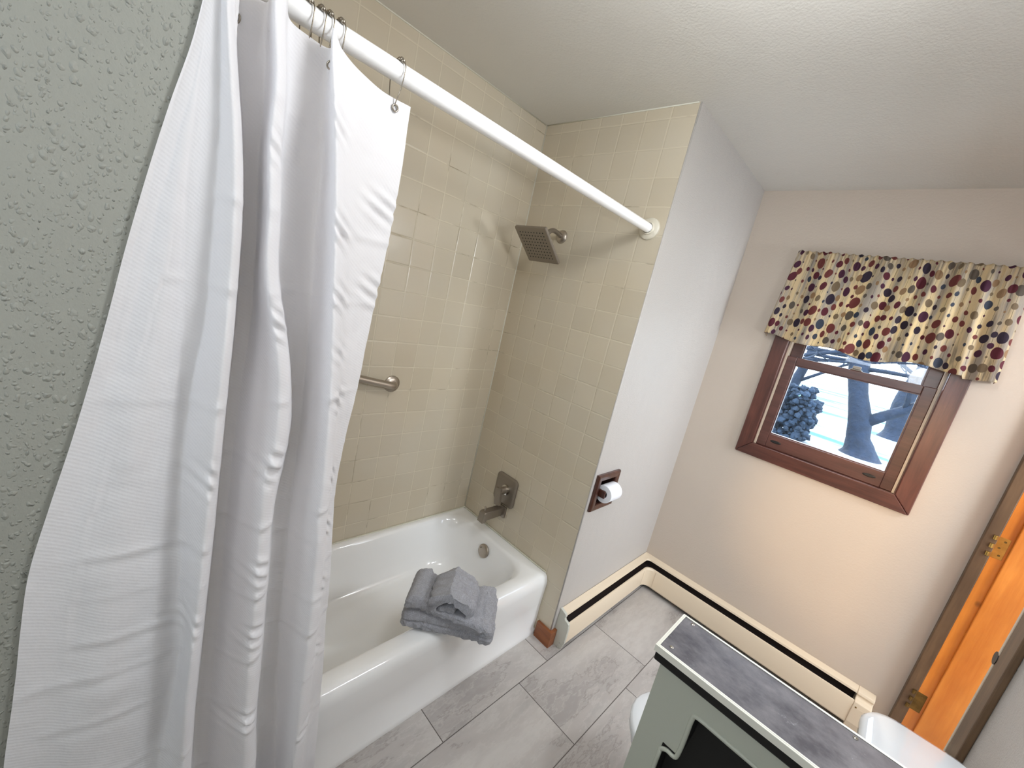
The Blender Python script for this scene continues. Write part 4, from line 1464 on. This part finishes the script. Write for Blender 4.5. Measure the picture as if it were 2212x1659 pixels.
tube(bm, smooth_path([(hx0 + 0.001, y, z) for y, z in lip], 3), 0.0045, 10)
obj('recess_lip', bm, M['sage_plain'], HW, smooth=True)
bm = bmesh.new()
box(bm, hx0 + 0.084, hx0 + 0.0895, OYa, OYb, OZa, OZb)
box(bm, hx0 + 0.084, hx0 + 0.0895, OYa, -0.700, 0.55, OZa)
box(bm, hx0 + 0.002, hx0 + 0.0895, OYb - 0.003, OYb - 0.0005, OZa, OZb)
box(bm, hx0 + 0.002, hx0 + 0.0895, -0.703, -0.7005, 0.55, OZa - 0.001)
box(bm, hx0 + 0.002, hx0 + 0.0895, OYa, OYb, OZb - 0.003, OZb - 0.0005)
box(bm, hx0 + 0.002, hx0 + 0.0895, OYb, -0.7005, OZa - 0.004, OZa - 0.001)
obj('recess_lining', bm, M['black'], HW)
bx('cap_board', -0.766, -0.621, -1.249, -0.634, 0.954, 0.9835, M['black'], HW, 0.003)
bx('laminate_top', -0.7635, -0.6245, -1.2485, -0.6375, 0.9835, 0.9885, M['slate'], HW, 0.0005)
bm = bmesh.new()
box(bm, -0.7695, -0.7660, -1.249, -0.6305, 0.9745, 0.9895)
box(bm, -0.6210, -0.6185, -1.249, -0.6305, 0.9745, 0.9895)
box(bm, -0.7660, -0.6210, -0.6340, -0.6305, 0.9745, 0.9895)
box(bm, -0.7660, -0.7625, -1.249, -0.6375, 0.9885, 0.9900)
box(bm, -0.6245, -0.6210, -1.249, -0.6375, 0.9885, 0.9900)
box(bm, -0.7660, -0.6210, -0.6375, -0.6340, 0.9885, 0.9900)
obj('metal_edging', bm, M['metal_edge'], HW, bevel=0.0008)
for (sx, sy) in ((-0.634, -0.657), (-0.746, -0.655), (-0.634, -0.949)):
    bm = bmesh.new()
    lathe(bm, [(0, 0.0042), (0.0016, 0.0040), (0.0024, 0.0028), (0.0008, 0.0014)], (sx, sy, 0.9885), (0, 0, 1), 16)
    obj('screw', bm, M['chrome'], HW, smooth=True, autosmooth=35)

# ---------------------------------------------------------------- out-of-view ceiling lamp and added light-blocking cabinet
lampm = emit('lit_lamp_glass', (1.0, 0.93, 0.84, 1), 4.0)
cl = thing('ceiling_lamp', 'round flush ceiling lamp with lit white glass', 'lamp', (-0.86, -0.56, H))
bm = bmesh.new()
lathe(bm, [(0.0005, 0.15), (0.02, 0.15), (0.025, 0.14)], (-0.86, -0.56, H), (0, 0, -1), 32)
obj('base', bm, M['plastic'], cl)
bm = bmesh.new()
lathe(bm, [(0.026, 0.135), (0.035, 0.13), (0.048, 0.10), (0.054, 0.05), (0.056, 0.0)], (-0.86, -0.56, H), (0, 0, -1), 32)
obj('lamp_shade', bm, lampm, cl, smooth=True)

mc = thing('light_blocker_cabinet', 'unseen white cabinet added on the door wall to block light', 'cabinet', (-0.96, YD, 1.3))  # added, unseen: blocks the sconce to shade the end of the window wall
bx('body', -1.20, -0.72, YD, YD + 0.12, 1.05, 1.85, M['rod'], mc, 0.003)
bx('mirror', -1.19, -0.73, YD + 0.1205, YD + 0.1235, 1.06, 1.84, M['chrome'], mc)

# ---------------------------------------------------------------- outdoors
GZ = -0.15
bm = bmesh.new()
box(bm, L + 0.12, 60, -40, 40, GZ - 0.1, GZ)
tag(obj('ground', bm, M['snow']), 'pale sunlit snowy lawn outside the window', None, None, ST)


def tree(name, label, trunk, limbs, mat, seed):
    t = thing(name, label, 'tree', (trunk[0][0], trunk[0][1], GZ), 'bare trees outside the window')
    rnd = random.Random(seed)
    bm = bmesh.new()
    pts = smooth_path([p[:3] for p in trunk], 5)
    rad = []
    for i in range(len(pts)):
        f = i / 5
        k = min(int(f), len(trunk) - 2)
        rad.append(trunk[k][3] + (trunk[k + 1][3] - trunk[k][3]) * min(1, f - k))
    tube(bm, pts, rad, 20)
    obj('trunk', bm, mat, t, smooth=True)
    bm = bmesh.new()

    def grow(p, d, r, ln, depth):
        ps = [p]
        dd = d.copy()
        n = 5
        for k in range(n):
            dd = (dd + Vector((rnd.uniform(-.25, .25), rnd.uniform(-.25, .25), rnd.uniform(-.14, .2)))).normalized()
            ps.append(ps[-1] + dd * ln / n)
        tube(bm, ps, [r * (1 - 0.5 * k / n) for k in range(n + 1)], 6 if depth else 8)
        if depth < 3:
            for k in range(2, n + 1):
                for _ in range(1 if depth == 0 else rnd.choice((1, 2))):
                    nd = (dd + Vector((rnd.uniform(-1, 1), rnd.uniform(-1, 1), rnd.uniform(-.5, .7)))).normalized()
                    grow(ps[k], nd, r * 0.5 * (1 - 0.08 * k), ln * 0.62, depth + 1)

    for (p, d, r, ln) in limbs:
        grow(Vector(p), Vector(d).normalized(), r, ln, 0)
    obj('branches', bm, mat, t, smooth=True)
    return t


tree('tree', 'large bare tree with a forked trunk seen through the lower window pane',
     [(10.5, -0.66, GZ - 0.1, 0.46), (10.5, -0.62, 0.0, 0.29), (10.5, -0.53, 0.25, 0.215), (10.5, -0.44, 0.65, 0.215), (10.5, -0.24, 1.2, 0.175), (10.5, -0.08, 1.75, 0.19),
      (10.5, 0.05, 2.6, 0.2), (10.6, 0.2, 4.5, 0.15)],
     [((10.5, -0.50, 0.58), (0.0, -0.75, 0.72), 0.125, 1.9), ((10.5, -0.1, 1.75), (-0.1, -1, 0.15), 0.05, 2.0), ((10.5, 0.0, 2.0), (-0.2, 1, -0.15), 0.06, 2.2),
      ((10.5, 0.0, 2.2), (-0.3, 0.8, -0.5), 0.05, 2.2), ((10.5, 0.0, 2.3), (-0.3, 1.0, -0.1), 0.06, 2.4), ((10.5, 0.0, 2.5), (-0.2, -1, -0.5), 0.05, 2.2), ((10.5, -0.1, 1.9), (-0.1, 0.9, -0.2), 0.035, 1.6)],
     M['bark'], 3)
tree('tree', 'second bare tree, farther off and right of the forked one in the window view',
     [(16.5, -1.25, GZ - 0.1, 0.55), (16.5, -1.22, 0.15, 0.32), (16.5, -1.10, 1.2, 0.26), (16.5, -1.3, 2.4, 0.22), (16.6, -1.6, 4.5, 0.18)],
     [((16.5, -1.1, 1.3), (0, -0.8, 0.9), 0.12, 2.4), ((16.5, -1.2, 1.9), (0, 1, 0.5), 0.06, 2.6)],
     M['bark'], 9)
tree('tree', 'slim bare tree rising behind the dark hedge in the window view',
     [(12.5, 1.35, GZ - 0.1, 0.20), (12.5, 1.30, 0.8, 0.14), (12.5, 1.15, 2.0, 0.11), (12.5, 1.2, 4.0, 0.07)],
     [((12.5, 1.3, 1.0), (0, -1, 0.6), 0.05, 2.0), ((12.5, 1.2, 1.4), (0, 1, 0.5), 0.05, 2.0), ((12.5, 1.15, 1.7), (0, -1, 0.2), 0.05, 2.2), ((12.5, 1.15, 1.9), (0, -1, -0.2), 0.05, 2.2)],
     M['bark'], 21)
# dark evergreen hedge at the left of the view
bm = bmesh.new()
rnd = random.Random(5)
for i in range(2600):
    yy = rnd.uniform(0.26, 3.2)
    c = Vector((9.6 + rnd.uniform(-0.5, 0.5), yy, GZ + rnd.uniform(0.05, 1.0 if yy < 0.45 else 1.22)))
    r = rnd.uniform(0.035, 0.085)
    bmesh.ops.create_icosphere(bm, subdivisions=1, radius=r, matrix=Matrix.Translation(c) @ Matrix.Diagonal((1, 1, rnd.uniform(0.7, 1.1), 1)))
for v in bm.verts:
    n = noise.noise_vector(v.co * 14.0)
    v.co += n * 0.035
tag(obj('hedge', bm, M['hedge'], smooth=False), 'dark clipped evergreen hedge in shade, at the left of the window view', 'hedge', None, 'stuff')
# pale house wall across the street
bm = bmesh.new()
box(bm, 26, 30, -14, -4.5, GZ, 4.2)
hs = tag(obj('house', bm, M['siding']), 'pale house across the snowy lawn', 'house')

wl = thing('door_wall_fill_mount', 'unseen mount added for the fill light above the toilet', 'lamp', (-0.40, YD, 1.62))  # added body for the fill light, out of view
bx('mount', -0.70, -0.10, YD, -1.172, 1.56, 1.68, M['rod'], wl, 0.004)

hl = thing('hall_fill_fitting', 'unseen fitting added for the fill light in the hallway', 'lamp', (0.50, -1.95, H))  # added body for the hallway fill light, out of view
bm = bmesh.new()
lathe(bm, [(0.0005, 0.10), (0.02, 0.10), (0.03, 0.09)], (0.50, -1.95, H), (0, 0, -1), 32)
obj('base', bm, M['plastic'], hl)
bm = bmesh.new()
tube(bm, [(0.50, -1.95, H - 0.03), (0.50, -1.95, 2.13)], 0.006, 8)
obj('stem', bm, M['plastic'], hl)

sl = thing('rear_fill_fitting', 'unseen wall fitting added for the rear fill light', 'lamp', (-2.15, YD, 1.70))  # added body for the rear fill light, out of view
bm = bmesh.new()
lathe(bm, [(0.0005, 0.05), (0.015, 0.05), (0.02, 0.045)], (-2.15, YD, 1.70), (0, 1, 0), 24)
obj('wall_plate', bm, M['nickel'], sl)
bm = bmesh.new()
tube(bm, [(-2.15, YD + 0.018, 1.70), (-2.15, YD + 0.14, 1.70)], 0.008, 10)
obj('arm', bm, M['nickel'], sl)
